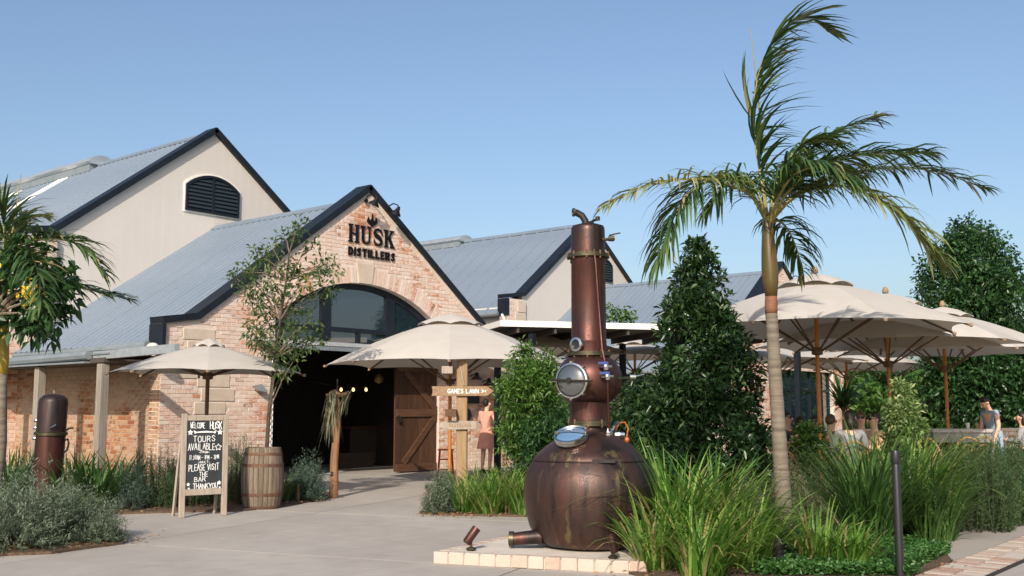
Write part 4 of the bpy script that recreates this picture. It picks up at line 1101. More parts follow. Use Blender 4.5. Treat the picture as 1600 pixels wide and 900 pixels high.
# ================================================================== STILL, PLINTH AND SMALL THINGS
VR = Vector((RT[0], RT[1], 0)); VN = Vector((-FW[0], -FW[1], 0)); VZ = Vector((0, 0, 1))
p0 = GR(676, 881); p1 = GR(1010, 899); p3 = GR(743, 847, .12); p3.z = 0
ex = (p1 - p0); LX = ex.length; ex.normalize(); ey = p3 - p0; LY = 1.9; ey.normalize()
pl = thing('brick_plinth', 'low pale brick-edged plinth under the copper still', 'plinth', p0)
m = MB(); m.prism([(.1, .1), (LX - .1, .1), (LX - .1, LY), (.1, LY)], p0, ex, ey, (0, 0, .112)); m.build('plinth_slab', MT['slab'], pl)
m = MB(); m.prism([(.02, .02), (LX - .02, .02), (LX - .02, LY), (.02, LY)], p0, ex, ey, (0, 0, .10)); m.build('mortar_bed', MT['mortar'], pl)
def edge(o, a, b, n, L):
    for k in range(n):
        w = L / n; m = MB(); jw = R.uniform(.004, .009); m.tone = R.choice([.1, .35, .5, .6, .7, .75, .9, 1, .8, .85]); q = o + a * (k * w + w / 2)
        m.obox(q + b * (.055 + R.uniform(-.004, .004)) + VZ * (.059 + R.uniform(-.002, .002)), a * (w / 2 - jw), b * .055, VZ * .059)
        m.build('plinth_brick', MT['paver'], pl, bevel=.007)
edge(p0, ex, ey, 13, LX); edge(p0 + ey * .11, ey, ex, 9, LY - .11); edge(p0 + ex * (LX - .11) + ey * .11, ey, ex, 9, LY - .11)

SC = AT(921, 10.95)
def S(dx, z, dn=0): return SC + VR * dx + VN * dn + VZ * z
still = thing('copper_still', 'tall aged copper pot still with a round belly and column', 'still', (SC.x, SC.y, .12))
def lath(name, prof, mat, parent=still, n=48, c=None, axis=(0, 0, 1), smooth=50, cap=True):
    m = MB(); m.lathe(prof, n, SC if c is None else c, axis, cap); return m.build(name, MT[mat], parent, smooth=smooth)
lath('pot', [(.38, .122), (.47, .14), (.555, .2), (.62, .31), (.664, .46), (.684, .62), (.684, .72), (.668, .82), (.63, .915), (.582, .985)], 'copper', n=64)
lath('pot_shoulder', [(.586, .98), (.586, .995), (.53, 1.06), (.44, 1.135), (.34, 1.2), (.255, 1.245), (.2, 1.275), (.178, 1.31), (.175, 1.34)], 'copper_shoulder' if 'copper_shoulder' in MT else 'copper', n=64)
lath('seam_ring', [(.588, .98), (.594, .985), (.594, .992), (.588, .997)], 'copper_dark', n=64, cap=False)
lath('neck_flange', [(.18, 1.325), (.222, 1.335), (.222, 1.36), (.215, 1.362), (.215, 1.385), (.205, 1.39)], 'brass')
lath('neck', [(.20, 1.385), (.196, 1.45), (.196, 1.56), (.205, 1.585)], 'copper_red')
lath('bulb', [(.20, 1.575), (.26, 1.61), (.315, 1.68), (.342, 1.77), (.342, 1.86), (.315, 1.94), (.265, 2.005), (.215, 2.04), (.2, 2.055)], 'copper_red')
lath('bulb_flange', [(.19, 2.045), (.232, 2.055), (.232, 2.075), (.224, 2.077), (.224, 2.098), (.19, 2.10)], 'brass')
lath('column', [(.186, 2.09), (.184, 2.2), (.186, 2.21), (.182, 2.22), (.179, 3.02), (.19, 3.04), (.19, 3.09)], 'copper_col')if 'copper_col' in MT else lath('column', [(.186, 2.09), (.184, 2.2), (.186, 2.21), (.182, 2.22), (.179, 3.02), (.19, 3.04), (.19, 3.09)], 'copper_red')
lath('column_flange', [(.19, 3.075), (.225, 3.085), (.225, 3.105), (.215, 3.107), (.215, 3.13), (.18, 3.135)], 'brass')
lath('column_cap', [(.182, 3.13), (.178, 3.36), (.176, 3.40), (.165, 3.425), (.1, 3.445), (0, 3.452)], 'copper_dark')
for k in range(9):
    a = k * 2 * math.pi / 9 + .2
    for z in (1.335, 2.05, 3.08):
        m = MB(); q = SC + Vector((math.cos(a) * .214, math.sin(a) * .214, z)); m.lathe([(.011, -.014), (.011, .066), (0, .068)], 6, q); m.build('flange_bolt', MT['rust'], still)
# round window on the bulb
n_ = (VR * -.52 + VN * .85).normalized(); q = SC + VZ * 1.79
lath('window_neck', [(.155, .24), (.16, .36)], 'copper_red', c=q, axis=n_)
PW = lath('round_window', [(.16, .355), (.18, .36), (.184, .375), (.18, .395), (.162, .40)], 'steel', c=q, axis=n_, cap=False)
lath('window_glass', [(.164, .36), (.162, .39), (.14, .41), (.085, .428), (0, .435)], 'port_glass', PW, c=q, axis=n_)
sx = n_.cross(VZ).normalized()
m = MB(); m.tube([q + n_ * .43 - sx * .255 + VZ * -.01, q + n_ * .445, q + n_ * .43 + sx * .21 + VZ * .01], .013, 6); m.lathe([(.03, -.02), (.03, .02)], 8, q + n_ * .44, n_); m.build('window_bar', MT['iron'], PW)
for k in range(8):
    a = k * math.pi / 4; m = MB(); e = q + n_ * .38 + (sx * math.cos(a) + VZ * math.sin(a)) * .188; m.lathe([(.012, -.03), (.012, .03)], 6, e, n_); m.build('clamp_bolt', MT['steel'], PW)
# sight glass
n2 = (VR * -.62 + VN * .78).normalized(); q2 = SC + VZ * 2.165
SG = lath('sight_glass', [(.062, .16), (.062, .2), (.074, .205), (.074, .24), (.05, .245), (.045, .22)], 'steel', c=q2, axis=n2, n=20, cap=False)
lath('glass_disc', [(.05, .2), (.048, .222), (0, .223)], 'blackplastic', SG, c=q2, axis=n2, n=16)
# manway on the shoulder
n3 = (VR * -.2 + VN * .42 + VZ * .88).normalized(); q3 = S(-.205, 1.235, .29)
MW = lath('manway', [(.148, -.22), (.146, -.05), (.15, -.03)], 'copper_red', c=q3, axis=n3, n=32)
lath('manway_ring', [(.148, -.035), (.172, -.03), (.172, -.004), (.166, 0), (.178, .004), (.178, .03), (.16, .036), (.15, .02)], 'steel', MW, c=q3, axis=n3, n=32, cap=False)
lath('lid', [(.15, .012), (.13, .026), (.07, .036), (0, .04)], 'lid_glass', MW, c=q3, axis=n3, n=32)
m = MB(); e1 = n3.cross(VZ).normalized(); m.tube([q3 + n3 * .045 - e1 * .17, q3 + n3 * .06, q3 + n3 * .045 + e1 * .17], .009, 6); m.build('lid_bar', MT['steel'], MW)
# plates, outlet, pipes and valves
m = MB(); m.obox(S(.125, 1.0, .585), VR * .08, VN * .012, VZ * .017); m.build('handle', MT['iron'], still)
for dx in (.01, .235): m = MB(); m.obox(S(dx, .985, .585 if dx < .1 else .535), VR * .03, VN * .01, VZ * .035); m.build('handle_bracket', MT['copper_dark'], still)
m = MB(); m.tube([S(-.5, .235, .2), S(-.8, .205, .16)], [.075, .062], 16); m.build('outlet_pipe', MT['copper_dark'], still, smooth=40)
m = MB(); m.lathe([(.05, -.02), (.078, -.015), (.078, .03), (.055, .035), (.05, .0)], 16, S(-.80, .205, .16), (VR * -.98 + VN * -.12)); m.build('outlet_flange', MT['brass'], still, smooth=40)
m = MB(); m.tube([S(.045, 3.15, .19), S(.06, 3.0, .225), S(.085, 2.6, .215), S(.115, 2.12, .25), S(.14, 1.95, .34), S(.155, 1.8, .385), S(.165, 1.6, .32), S(.175, 1.42, .25), S(.185, 1.28, .22)], .0115, 8); m.build('copper_tube', MT['copper_red'], still, smooth=40)
for z, dx, dn in ((1.93, .143, .37), (1.83, .155, .4)):
    m = MB(); m.lathe([(.024, -.035), (.03, 0), (.024, .035)], 8, S(dx, z, dn)); m.tube([S(dx - .06, z, dn), S(dx + .06, z, dn)], .014, 6); V_ = m.build('valve', MT['steel'], still)
    m = MB(); m.obox(S(dx - .03, z + .035, dn + .02), VR * .05, VN * .01, VZ * .012); m.build('valve_handle', MT['blue_knob'], V_)
m = MB(); m.tube([S(.28, 1.82, .2), S(.44, 1.83, .12)], .014, 6); m.lathe([(.028, -.03), (.028, .03)], 8, S(.44, 1.83, .12), VR); m.tube([S(.44, 1.83, .12), S(.56, 1.86, .12)], .009, 6); m.build('side_valve', MT['steel'], still)
m = MB(); m.tube([S(.14, 3.26, .12), S(.27, 3.275, .12)], .018, 6); m.lathe([(.03, -.03), (.03, .03)], 8, S(.235, 3.275, .12), VR); m.tube([S(.215, 3.31, .12), S(.33, 3.335, .12)], .008, 6); m.build('upper_valve', MT['brass'], still)
m = MB(); m.tube([S(-.02, 3.42, .03), S(-.03, 3.48, .03), S(-.065, 3.535, .03), S(-.12, 3.565, .03), S(-.15, 3.568, .04)], .036, 10, cap=False); ELB = m.build('vent_elbow', MT['iron'], still, smooth=40)
m = MB(); m.lathe([(.036, -.01), (.046, -.008), (.046, .012), (.033, .014), (.03, -.02)], 12, S(-.15, 3.568, .04), VR * -1 + VN * .2, cap=False); m.build('elbow_rim', MT['brass'], ELB)
m = MB(); m.tube([S(.05, 3.44, .02), S(.05, 3.48, .02), S(.10, 3.495, .04)], .016, 6); m.lathe([(.025, -.02), (.025, .02)], 8, S(.10, 3.5, .05)); m.build('top_valve', MT['iron'], still)
m = MB(); m.tube([S(.2, 1.24, .1), S(.24, 1.33, .12), S(.29, 1.37, .06)], .02, 6); m.lathe([(.04, -.03), (.045, 0), (.03, .04)], 8, S(.19, 1.27, .14)); m.lathe([(.03, -.05), (.035, 0), (.03, .05)], 8, S(.30, 1.24, .1), VR); m.build('shoulder_valve', MT['steel'], still)
m = MB(); m.tube([S(.27, 1.27, -.02), S(.31, 1.36, -.05), S(.37, 1.37, -.05), S(.40, 1.31, 0), S(.38, 1.22, .02)], .009, 6); m.build('orange_hose', MT['orange_hose'], still)
m = MB(); m.lathe([(.02, -.04), (.034, -.015), (.034, .02), (.015, .035)], 10, S(.37, 1.19, .04), VR); m.build('orange_fitting', MT['orange_hose'], still)

def spot(p, label, mat, tilt, k=1.0):
    t = thing('garden_spotlight', label, 'spotlight', p); p = Vector(p); d = Vector(tilt).normalized()
    m = MB(); m.lathe([(.05 * k, 0), (.055 * k, .008), (.04 * k, .022), (.015 * k, .03), (.012 * k, .1 * k)], 14, p); m.build('stem', MT['brass' if mat != 'blackplastic' else mat], t)
    c = p + VZ * .14 * k; m = MB(); m.lathe([(.034 * k, -.09 * k), (.045 * k, -.075 * k), (.046 * k, .075 * k), (.048 * k, .10 * k), (.04 * k, .10 * k), (.036 * k, .06 * k), (0, .055 * k)], 16, c, d); m.build('lamp_head', MT[mat], t, smooth=40)
spot(GR(736, 859, .122), 'small copper spotlight standing alone on the plinth corner, tilted up', 'copper_red', VR * .55 + VN * -.25 + VZ * .75, .95)
spot(GR(958, 872, .122), 'small copper spotlight at the foot of the still near the grass', 'copper_red', VR * -.2 + VN * -.1 + VZ * .95, .9)
spot(GR(1217, 886, .035), 'black garden spotlight at the foot of the palm trunk', 'blackplastic', VR * .05 + VN * -.05 + VZ * 1, 1.1)

# ---- copper cylinder on the left
c2 = AT(78, 16.4); ax2 = (VZ + VR * .03).normalized()
t = thing('copper_column', 'upright reddish copper still column among the plants on the left', 'column', c2)
def l2(nm, pr, mt, n=32): m = MB(); m.lathe(pr, n, c2, ax2); return m.build(nm, MT[mt], t, smooth=50)
l2('lower_shell', [(.222, .0), (.222, .2), (.217, 1.12)], 'copper_red'); l2('flange', [(.222, 1.1), (.245, 1.11), (.245, 1.15), (.222, 1.16)], 'brass')
l2('upper_shell', [(.217, 1.15), (.215, 1.62), (.20, 1.67), (.15, 1.72), (.06, 1.745), (0, 1.75)], 'copper_dark')
m = MB(); m.tube([c2 + VZ * 1.74 + VR * .05, c2 + VZ * 1.80 + VR * .05], .012, 6); m.build('top_pin', MT['steel'], t)
for z, kk in ((1.22, 1), (1.06, 1), (1.33, 1)):
    m = MB(); q = c2 + ax2 * z + VR * -.225 + VN * .05; m.lathe([(.02, -.03), (.025, 0), (.02, .03)], 8, q, VR); m.build('side_bolt', MT['steel'], t)
q = c2 + ax2 * .93 + VR * .22; m = MB(); m.tube([q + VZ * -.09, q + VR * .05 + VZ * -.05, q + VR * .07 + VZ * .05, q + VR * .05 + VZ * .12, q + VR * .0 + VZ * .09], .016, 6); m.build('loop_handle', MT['iron'], t)
q = c2 + ax2 * 1.16 + VR * .21; m = MB(); m.tube([q, q + VR * .06 + VZ * .05, q + VR * .13 + VZ * .06], .016, 6); m.build('hook', MT['iron'], t)
q = c2 + ax2 * 1.22 + VR * .1 + VN * .2; m = MB(); m.tube([q + VR * -.05 + VZ * .03, q + VN * .05, q + VR * .05 + VZ * .05], .012, 6); m.build('latch', MT['steel'], t)

# ---- chalkboard
b0 = GR(283, 809); b1 = GR(348, 805); bx = (b1 - b0).normalized(); bw = (b1 - b0).length; bn = Vector((bx.y, -bx.x, 0))
if bn.dot(VN) < 0: bn = -bn
bu = (VZ - bn * .14 + bx * .045).normalized(); HB = 1.44
cb = thing('chalkboard_sign', 'weathered timber framed chalkboard with white chalk writing beside the barrel', 'chalkboard', b0)
def bb(nm, a, b, z0, z1, th, mt, off=0, bev=.006):
    m = MB(); m.prism([(a, z0), (b, z0), (b, z1), (a, z1)], b0 + bn * off, bx, bu, bn * th); return m.build(nm, MT[mt], cb, bevel=bev)
bb('leg', -.045, .035, 0, HB + .02, .045, 'frame_wood'); bb('leg', bw - .035, bw + .045, 0, HB, .045, 'frame_wood')
bb('top_rail', .036, bw - .036, HB - .085, HB - .005, .04, 'frame_woodx'if 'frame_woodx' in MT else 'frame_wood', .002); bb('bottom_rail', .036, bw - .036, .30, .39, .04, 'frame_wood', .002)
bb('slate', .03, bw - .03, .385, HB - .08, .015, 'board', .012, 0)
for a in (-.03, bw - .03):
    m = MB(); m.beam(b0 + bx * (a + .02) + bu * (HB - .1) - bn * .02, b0 + bx * (a + .02) - bn * .3, .04, .03); m.build('rear_leg', MT['frame_wood'], cb)
def chalk(txt, y, h, w, th=.007, gap=.35, dx=0):
    z = (1.5 - (y - 640) * .00935); write(txt, b0 + bx * (bw / 2 + dx) + bu * (z * 1.005) + bn * .028, bx, bu, h, w, th, MT['chalk'], 'chalk_writing', cb, .12, bn, gap, .0015)
chalk('WELCOME', 663, .08, .024, .0075, .3, -.105); chalk('HUSK', 663, .105, .036, .0115, .28, .165)
chalk('TOURS', 684, .085, .05, .009); chalk('AVAILABLE', 696, .085, .036, .008, .3, -.04)
chalk('-FROM-', 704, .03, .02, .005); chalk('11.30AM - 1PM - 3PM', 712, .06, .021, .006, .3)
chalk('-DAILY-', 719, .03, .02, .005); chalk('PLEASE VISIT', 727, .085, .032, .0085, .28)
chalk('THE', 737, .06, .034, .007); chalk('BAR', 745, .06, .045, .0075, .3, -.05); chalk('THANKYOU', 755, .07, .036, .0085, .28, .03)
def board_pt(dx, y): return b0 + bx * (bw / 2 + dx) + bu * ((1.5 - (y - 640) * .00935) * 1.005) + bn * .029
m = MB(); z0 = board_pt(0, 673)
m.prism([(-.13, 0), (-.17, .025), (-.15, -.03), (-.12, -.014), (.12, -.014), (.15, -.03), (.17, .025), (.13, 0), (.0, .012)], z0, bx, bu, bn * .0015); m.build('chalk_banner', MT['chalk'], cb)
def flower(dx, y, r, hole=False):
    pts = []
    for k in range(10): a = k * math.pi / 5; rr_ = r if k % 2 == 0 else r * .5; pts.append((math.sin(a) * rr_, math.cos(a) * rr_))
    m = MB()
    if hole:
        for k in range(10):
            p, q = Vector(pts[k]), Vector(pts[(k + 1) % 10]); d = (q - p).normalized(); nx = Vector((-d.y, d.x)) * .004
            m.prism([p - nx, q - nx, q + nx, p + nx], board_pt(dx, y) + bn * .0003 * k, bx, bu, bn * .001)
    else: m.prism(pts, board_pt(dx, y), bx, bu, bn * .0015)
    m.build('chalk_flower', MT['chalk'], cb)
flower(-.215, 674, .045); flower(.22, 674, .045); flower(.2, 697, .05, True); flower(-.225, 752, .03); flower(.225, 751, .035); flower(.235, 758, .02); flower(-.215, 758, .02)

# ---- barrel
cbr = AT(413, 16.35); br = thing('barrel', 'old weathered oak barrel with rusty hoops standing right of the chalkboard', 'barrel', cbr)
def brr(z): return .265 + .055 * (1 - ((z - .46) / .46) ** 2)
NS = 26
for k in range(NS):
    a0 = 2 * math.pi * k / NS + .012; a1 = 2 * math.pi * (k + 1) / NS - .012; m = MB(); m.tone = R.random(); rows = []
    zs_ = [0, .15, .3, .46, .62, .77, .92]
    for z in zs_:
        r_ = brr(z); rows.append([Vector((cbr.x + math.cos(a) * rr_, cbr.y + math.sin(a) * rr_, z)) for a, rr_ in ((a0, r_), ((a0 + a1) / 2, r_ + .003), (a1, r_), (a1, r_ - .025), (a0, r_ - .025))])
    m.add([q for r_ in rows for q in r_], [(i * 5 + j, i * 5 + (j + 1) % 5, (i + 1) * 5 + (j + 1) % 5, (i + 1) * 5 + j) for i in range(6) for j in range(5)] + [(4, 3, 2, 1, 0), (30, 31, 32, 33, 34)])
    m.build('barrel_stave', MT['barrel_wood'], br)
for z, h in ((.03, .035), (.22, .045), (.66, .045), (.83, .04)):
    m = MB(); m.lathe([(brr(z - h / 2) + .001, z - h / 2), (brr(z - h / 2) + .007, z - h / 2), (brr(z + h / 2) + .007, z + h / 2), (brr(z + h / 2) + .001, z + h / 2)], 40, cbr, cap=False); m.build('barrel_hoop', MT['rust'], br)
m = MB(); m.lathe([(0, .87), (.25, .87), (.25, .885), (0, .886)], 30, cbr); m.build('barrel_head', MT['barrel_wood'], br)

# ---- driftwood post with hanging moss
c3 = GR(521, 778); t = thing('driftwood_post', 'reddish driftwood post with a hanging bunch of dry moss near the doorway', 'post', c3)
m = MB(); m.tube([c3 + VZ * 0, c3 + VZ * .3 + VR * .005, c3 + VZ * .62, c3 + VZ * .93 + VR * .02], [.085, .075, .07, .068], 9); m.build('lower_log', MT['driftwood'], t, smooth=40)
m = MB(); m.tube([c3 + VZ * .92 + VR * .03, c3 + VZ * 1.25 + VR * .045, c3 + VZ * 1.5 + VR * .05, c3 + VZ * 1.76 + VR * .02], [.055, .06, .05, .045], 8); m.build('upper_log', MT['driftwood'], t, smooth=40)
m = MB(); m.tube([c3 + VZ * 1.5 + VR * .05, c3 + VZ * 1.68 + VR * .18, c3 + VZ * 1.8 + VR * .24], [.035, .03, .02], 7); m.build('branch_stub', MT['driftwood'], t, smooth=40)
m = MB(); m.tube([c3 + VZ * 1.7 + VR * .03, c3 + VZ * 2.03 + VR * .03], .012, 6); m.build('top_rod', MT['iron'], t)
m = MB(); m.tube([c3 + VZ * 1.74 + VR * .05, c3 + VZ * 1.75 + VR * -.16 + VN * .03], [.045, .025], 7); m.build('side_knot', MT['driftwood'], t)
m = MB(); m.tube([c3 + VZ * .41 + VN * .07, c3 + VZ * .42 + VR * -.16 + VN * .1], [.018, .014], 7); m.lathe([(.022, -.03), (.022, .03)], 8, c3 + VZ * .42 + VR * -.02 + VN * .09); m.build('tap', MT['steel'], t)
N = 260; cc = np.array(c3); rv = np.array(VR); nv = np.array(VN); side_ = NR.random(N) < .62
bx_ = np.where(side_, NR.normal(-.04, .035, N), NR.normal(.22, .03, N)); bz_ = np.where(side_, NR.normal(1.74, .04, N), NR.normal(1.77, .035, N))
base = cc[None] + rv[None] * bx_[:, None] + nv[None] * NR.normal(.05, .045, N)[:, None]; base[:, 2] = bz_
la = math.atan2(-VR.y, -VR.x); azm = np.where(side_, la + NR.normal(0, 1.2, N), la + NR.normal(0, .5, N))
blades('hanging_moss', base, azm, np.where(side_, NR.uniform(2.75, 3.05, N), NR.uniform(2.5, 2.8, N)), np.where(side_, NR.uniform(.0, .2, N), NR.uniform(.1, .4, N)), np.where(side_, .22 + .72 * NR.random(N) ** 1.6, NR.uniform(.2, .46, N)), NR.uniform(.011, .024, N), NR.random(N), LM['moss'], t, 6)
m = MB(); m.tube([c3 + VZ * 1.76 + VR * -.1, c3 + VZ * 1.80, c3 + VZ * 1.74 + VR * .1, c3 + VZ * 1.79 + VR * .24], [.035, .055, .04, .03], 8); m.build('gnarled_top', MT['driftwood'], t, smooth=40)

# ---- small stake
c4 = GR(466, 785); t = thing('timber_stake', 'short timber stake in the bed below the blue green bush', 'stake', c4)
m = MB(); m.obox(c4 + VZ * .14, VR * .022, VN * .022, VZ * .14); m.build('stake_body', MT['driftwood'], t); m = MB(); m.lathe([(.03, 0), (0, .03)], 4, c4 + VZ * .28); m.build('stake_tip', MT['driftwood'], t)

# ---- signpost
c5 = AT(722, 18.5); t = thing('signpost', 'timber signpost with carved arrow boards in front of the big umbrella', 'signpost', c5)
K5 = .0112
m = MB(); m.obox(c5 + VZ * 1.18 , VR * .095, VN * .09, VZ * 1.18); m.build('post', MT['signpost'], t, bevel=.015)
def arrow(xa, xb, y, h, tip, off, nm='arrow_board', mat='sign_wood', nt=.05, rnd=False):
    a, b = (xa - 722) * K5, (xb - 722) * K5; z = 1.5 - (y - 640) * K5; hh = h * K5 / 2
    pts = [(a, -hh), (b - nt, -hh), (b, 0), (b - nt, hh), (a, hh), (a + .02, 0)] if tip > 0 else [(a + nt, -hh), (b, -hh * .9), (b, hh * .9), (a + nt, hh), (a + (nt * .3 if rnd else 0), hh * .5), (a, 0), (a + (nt * .3 if rnd else 0), -hh * .5)]
    m = MB(); m.prism(pts, c5 + VZ * z + VN * off, VR, VZ, VN * .035); return m.build(nm, MT[mat], t, bevel=.005), z
bd, z = arrow(675, 772, 611.5, 15, 1, .105, nt=.12)
write('GAMES LAWN', c5 + VZ * z + VR * .03 + VN * .142, VR, VZ, .07, .044, .013, MT['chalk'], 'board_lettering', bd, 0, VN, .3, .002)
m = MB(); m.prism([(.34, -.035), (.40, 0), (.34, .035), (.355, .0)], c5 + VZ * z + VN * .141, VR, VZ, VN * .002); m.prism([(.40, -.035), (.425, 0), (.40, .035), (.41, .0)], c5 + VZ * z + VN * .1412, VR, VZ, VN * .002); m.build('arrow_mark', MT['chalk'], bd)
m = MB(); m.prism([(-.49, -.01), (-.43, -.015), (-.42, .0), (-.43, .012), (-.49, .01)], c5 + VZ * (z + .02) + VN * .141, VR, VZ, VN * .002); m.build('knot_mark', MT['driftwood'], bd)
bd2, z2 = arrow(687, 746, 664, 14, -1, .11, mat='frame_wood', nt=.12, rnd=True)
m = MB()
for k in range(9): m.prism([(-.22 + k * .045, -.03), (-.195 + k * .045, -.03), (-.19 + k * .045, .03 - .02 * (k % 3)), (-.215 + k * .045, .03 - .01 * (k % 2))], c5 + VZ * z2 + VN * .147, VR, VZ, VN * .0015)
m.build('worn_carving', MT['sign_wood'], bd2)
for y, xa, mt in ((579, 700, 'frame_wood'), (645, 706, 'door_dark')):
    z = 1.5 - (y - 640) * K5; q = c5 + VZ * z + VR * (xa - 722) * K5 + VN * .02; dd = (VN * .8 + VR * -.35).normalized()
    m = MB(); sd = VZ.cross(dd).normalized(); m.obox(q + dd * .10, dd * .32, sd * .09, VZ * .065) if False else m.obox(q, VR * .095, VN * .3, VZ * .065); m.build('side_board', MT[mt], t, bevel=.005)
m = MB(); m.tube([c5 + VZ * 2.25 + VN * .1 + VR * -.03, c5 + VZ * 2.0 + VN * .13 + VR * .02, c5 + VZ * 1.92 + VN * .12 + VR * .04], .014, 6); m.build('strap', MT['frame_wood'], t)

# ---- red stool behind, bollard
c6 = AT(697, 23.2); t = thing('red_stool', 'red metal stool standing by the umbrella pole near the barn door', 'stool', c6)
for sx_ in (-1, 1):
    for sy_ in (-1, 1):
        m = MB(); m.tube([c6 + VR * .17 * sx_ + VN * .17 * sy_, c6 + VR * .13 * sx_ + VN * .13 * sy_ + VZ * .62], .014, 6); m.build('leg', MT['red'], t)
m = MB(); m.obox(c6 + VZ * .63, VR * .17, VN * .17, VZ * .014); m.build('seat', MT['red'], t, bevel=.006)
for zz in (.2, .42):
    for a, b in (((-1, -1), (1, -1)), ((1, -1), (1, 1)), ((1, 1), (-1, 1)), ((-1, 1), (-1, -1))):
        m = MB(); k = .165 - zz * .06; m.tube([c6 + VR * k * a[0] + VN * k * a[1] + VZ * zz, c6 + VR * k * b[0] + VN * k * b[1] + VZ * zz], .01, 5); m.build('crossbar', MT['red'], t)
c7 = AT(1396, 9.55); t = thing('bollard', 'slim black bollard light standing at the edge of the strappy grass', 'bollard', c7)
m = MB(); m.lathe([(.036, 0), (.036, 1.0), (.033, 1.01)], 20, c7); m.build('post', MT['blackplastic'], t, smooth=40)
m = MB(); m.lathe([(.031, 1.0), (.031, 1.02)], 20, c7); m.build('light_gap', MT['iron'], t)
m = MB(); m.lathe([(.038, 1.02), (.041, 1.03), (.041, 1.12), (.035, 1.135), (0, 1.137)], 20, c7); m.build('cap', MT['blackplastic'], t, smooth=40)
m = MB(); m.lathe([(.09, 0), (.09, .01), (.05, .015)], 20, c7); m.build('base_plate', MT['iron'], t)

# ================================================================== PLANTING
GW = 'grey green bushes'; GS = 'strappy plants'; GRM = 'dark rosemary bushes'
# left front
needle_bush('bush', 'big grey green bush at the front left corner of the paving', 'bush', GR(28, 855), .82, .80, LM['silver'], 820, 36, .058, .009, group=GW)
needle_bush('bush', 'low grey green bush behind the tuft of grass at the tip of the left bed', 'bush', GR(122, 846), .52, .60, LM['silver'], 480, 32, .045, .008, group=GW)
needle_bush('bush', 'small grey green bush at the very tip of the left bed', 'bush', GR(160, 850), .26, .36, LM['silver'], 240, 24, .04, .007, group=GW)
needle_bush('bush', 'grey green bush at the left edge below the palm trunk', 'bush', GR(-70, 850), .75, .8, LM['silver'], 420, 26, .05, .008, group=GW)
strap_clump('grass_tuft', 'bright green grass tuft between grey bushes in the left bed', 'grass', GR(108, 846), 130, .62, .016, LM['strap'], .12, group=GS)
# left rear
for k, (px, py, n, L, lab) in enumerate(((12, 790, 150, 1.0, 'dark strappy plant at the left edge in front of the verandah'), (52, 784, 130, .9, 'dark strappy plant left of the copper column'), (112, 792, 140, .95, 'dark strappy plant just right of the copper column'),
                                        (148, 798, 170, .95, 'dark strappy plant in front of the right verandah post'), (182, 786, 130, .85, 'dark strappy plant behind the round grey bush'))):
    strap_clump('strappy_plant', lab, 'plant', GR(px, py), n, L, .032, LM['strapdark'], .22, (.05, .55), (.4, 1.3), GS)
needle_bush('bush', 'round blue grey bush left of the chalkboard', 'bush', GR(208, 797), .37, .70, LM['bluebush'], 380, 28, .045, .008, group=GW)
needle_bush('bush', 'small grey bush between the copper column and the path', 'bush', GR(118, 800), .33, .55, LM['silver'], 260, 24, .045, .008, group=GW)
spike_bush('bush', 'dark upright rosemary bush touching the left leg of the chalkboard', 'bush', GR(262, 795), .27, .95, LM['rosemary'], 90, 80, .04, .007, GRM)
spike_bush('bush', 'dark rosemary bush between the chalkboard and the barrel', 'bush', AT(368, 16.9), .36, 1.12, LM['rosemary'], 120, 80, .045, .007, GRM)
spike_bush('bush', 'dark rosemary bush behind the chalkboard legs', 'bush', AT(322, 16.7), .42, .85, LM['rosemary'], 110, 70, .045, .007, GRM)
spike_bush('bush', 'tall rosemary against the sunlit verandah wall', 'bush', AT(238, 17.3), .34, .95, LM['rosemary'], 80, 70, .045, .007, GRM)
needle_bush('bush', 'blue green bush between the barrel and the driftwood post', 'bush', GR(479, 783), .36, .74, LM['bluebush'], 420, 30, .045, .008, group=GW)
strap_clump('strappy_plant', 'low dark plant hugging the brick behind the barrel', 'plant', AT(440, 17.3), 90, .6, .025, LM['strapdark'], .25, group=GS)
# middle bed
needle_bush('bush', 'pale silver bush at the corner of the middle bed', 'bush', GR(686, 803), .27, .58, LM['silver'], 330, 28, .045, .009, group=GW)
needle_bush('bush', 'small pale silver bush behind the silver bush at the corner of the middle bed', 'bush', GR(702, 790), .2, .56, LM['silver'], 170, 24, .04, .008, group=GW)
MSP = ((728, 803, 'strappy plant beside the pale silver bush'), (748, 796, 'strappy plant behind the row in the middle bed'), (764, 805, 'strappy plant in the middle of the front row of the middle bed'), (792, 803, 'strappy plant just left of the copper still'), (818, 806, 'strappy plant touching the still outlet pipe'), (785, 790, 'taller strappy plant under the round green bush'), (838, 796, 'strappy plant behind the copper still'), (812, 788, 'strappy plant in the shade under the round green bush'))
for k, (px, py, lab) in enumerate(MSP):
    strap_clump('strappy_plant', lab, 'plant', GR(px, py), 150, .74, .02, LM['strap'], .16, (.05, .6), (.5, 1.6), GS)

def shrub(name, label, cat, base, clumps, n, L, W, lm, trunk=None, group=None, bend=.2, spread=.35, out=.6, upb=.15):
    t = thing(name, label, cat, base, group)
    clump_crown('crown', clumps, n, L, W, LM[lm], t, out, upb, spread, bend)
    if trunk:
        for i, pts in enumerate(trunk):
            m = MB(); m.tube(pts[0], pts[1], 7); m.build('trunk' if i == 0 else 'branch', MT['stem_dark'], t, smooth=40)
    return t
def ell(c, rx, rz, k, rc, rng, zmin=None, surf=.75, taper=0.0):
    out = []
    for i in range(k):
        v = rng.normal(size=3); v /= np.linalg.norm(v); s = surf + (1 - surf) * rng.random()
        if i % 3 == 0: s *= .55
        z = c[2] + v[2] * rz * s; f = 1 - taper * (v[2] * s + 1) / 2
        out.append(((c[0] + v[0] * rx * s * f, c[1] + v[1] * rx * s * f, z), rc * rng.uniform(.7, 1.25), float(rng.normal(0, .08))))
    return out
rg = np.random.default_rng(21)
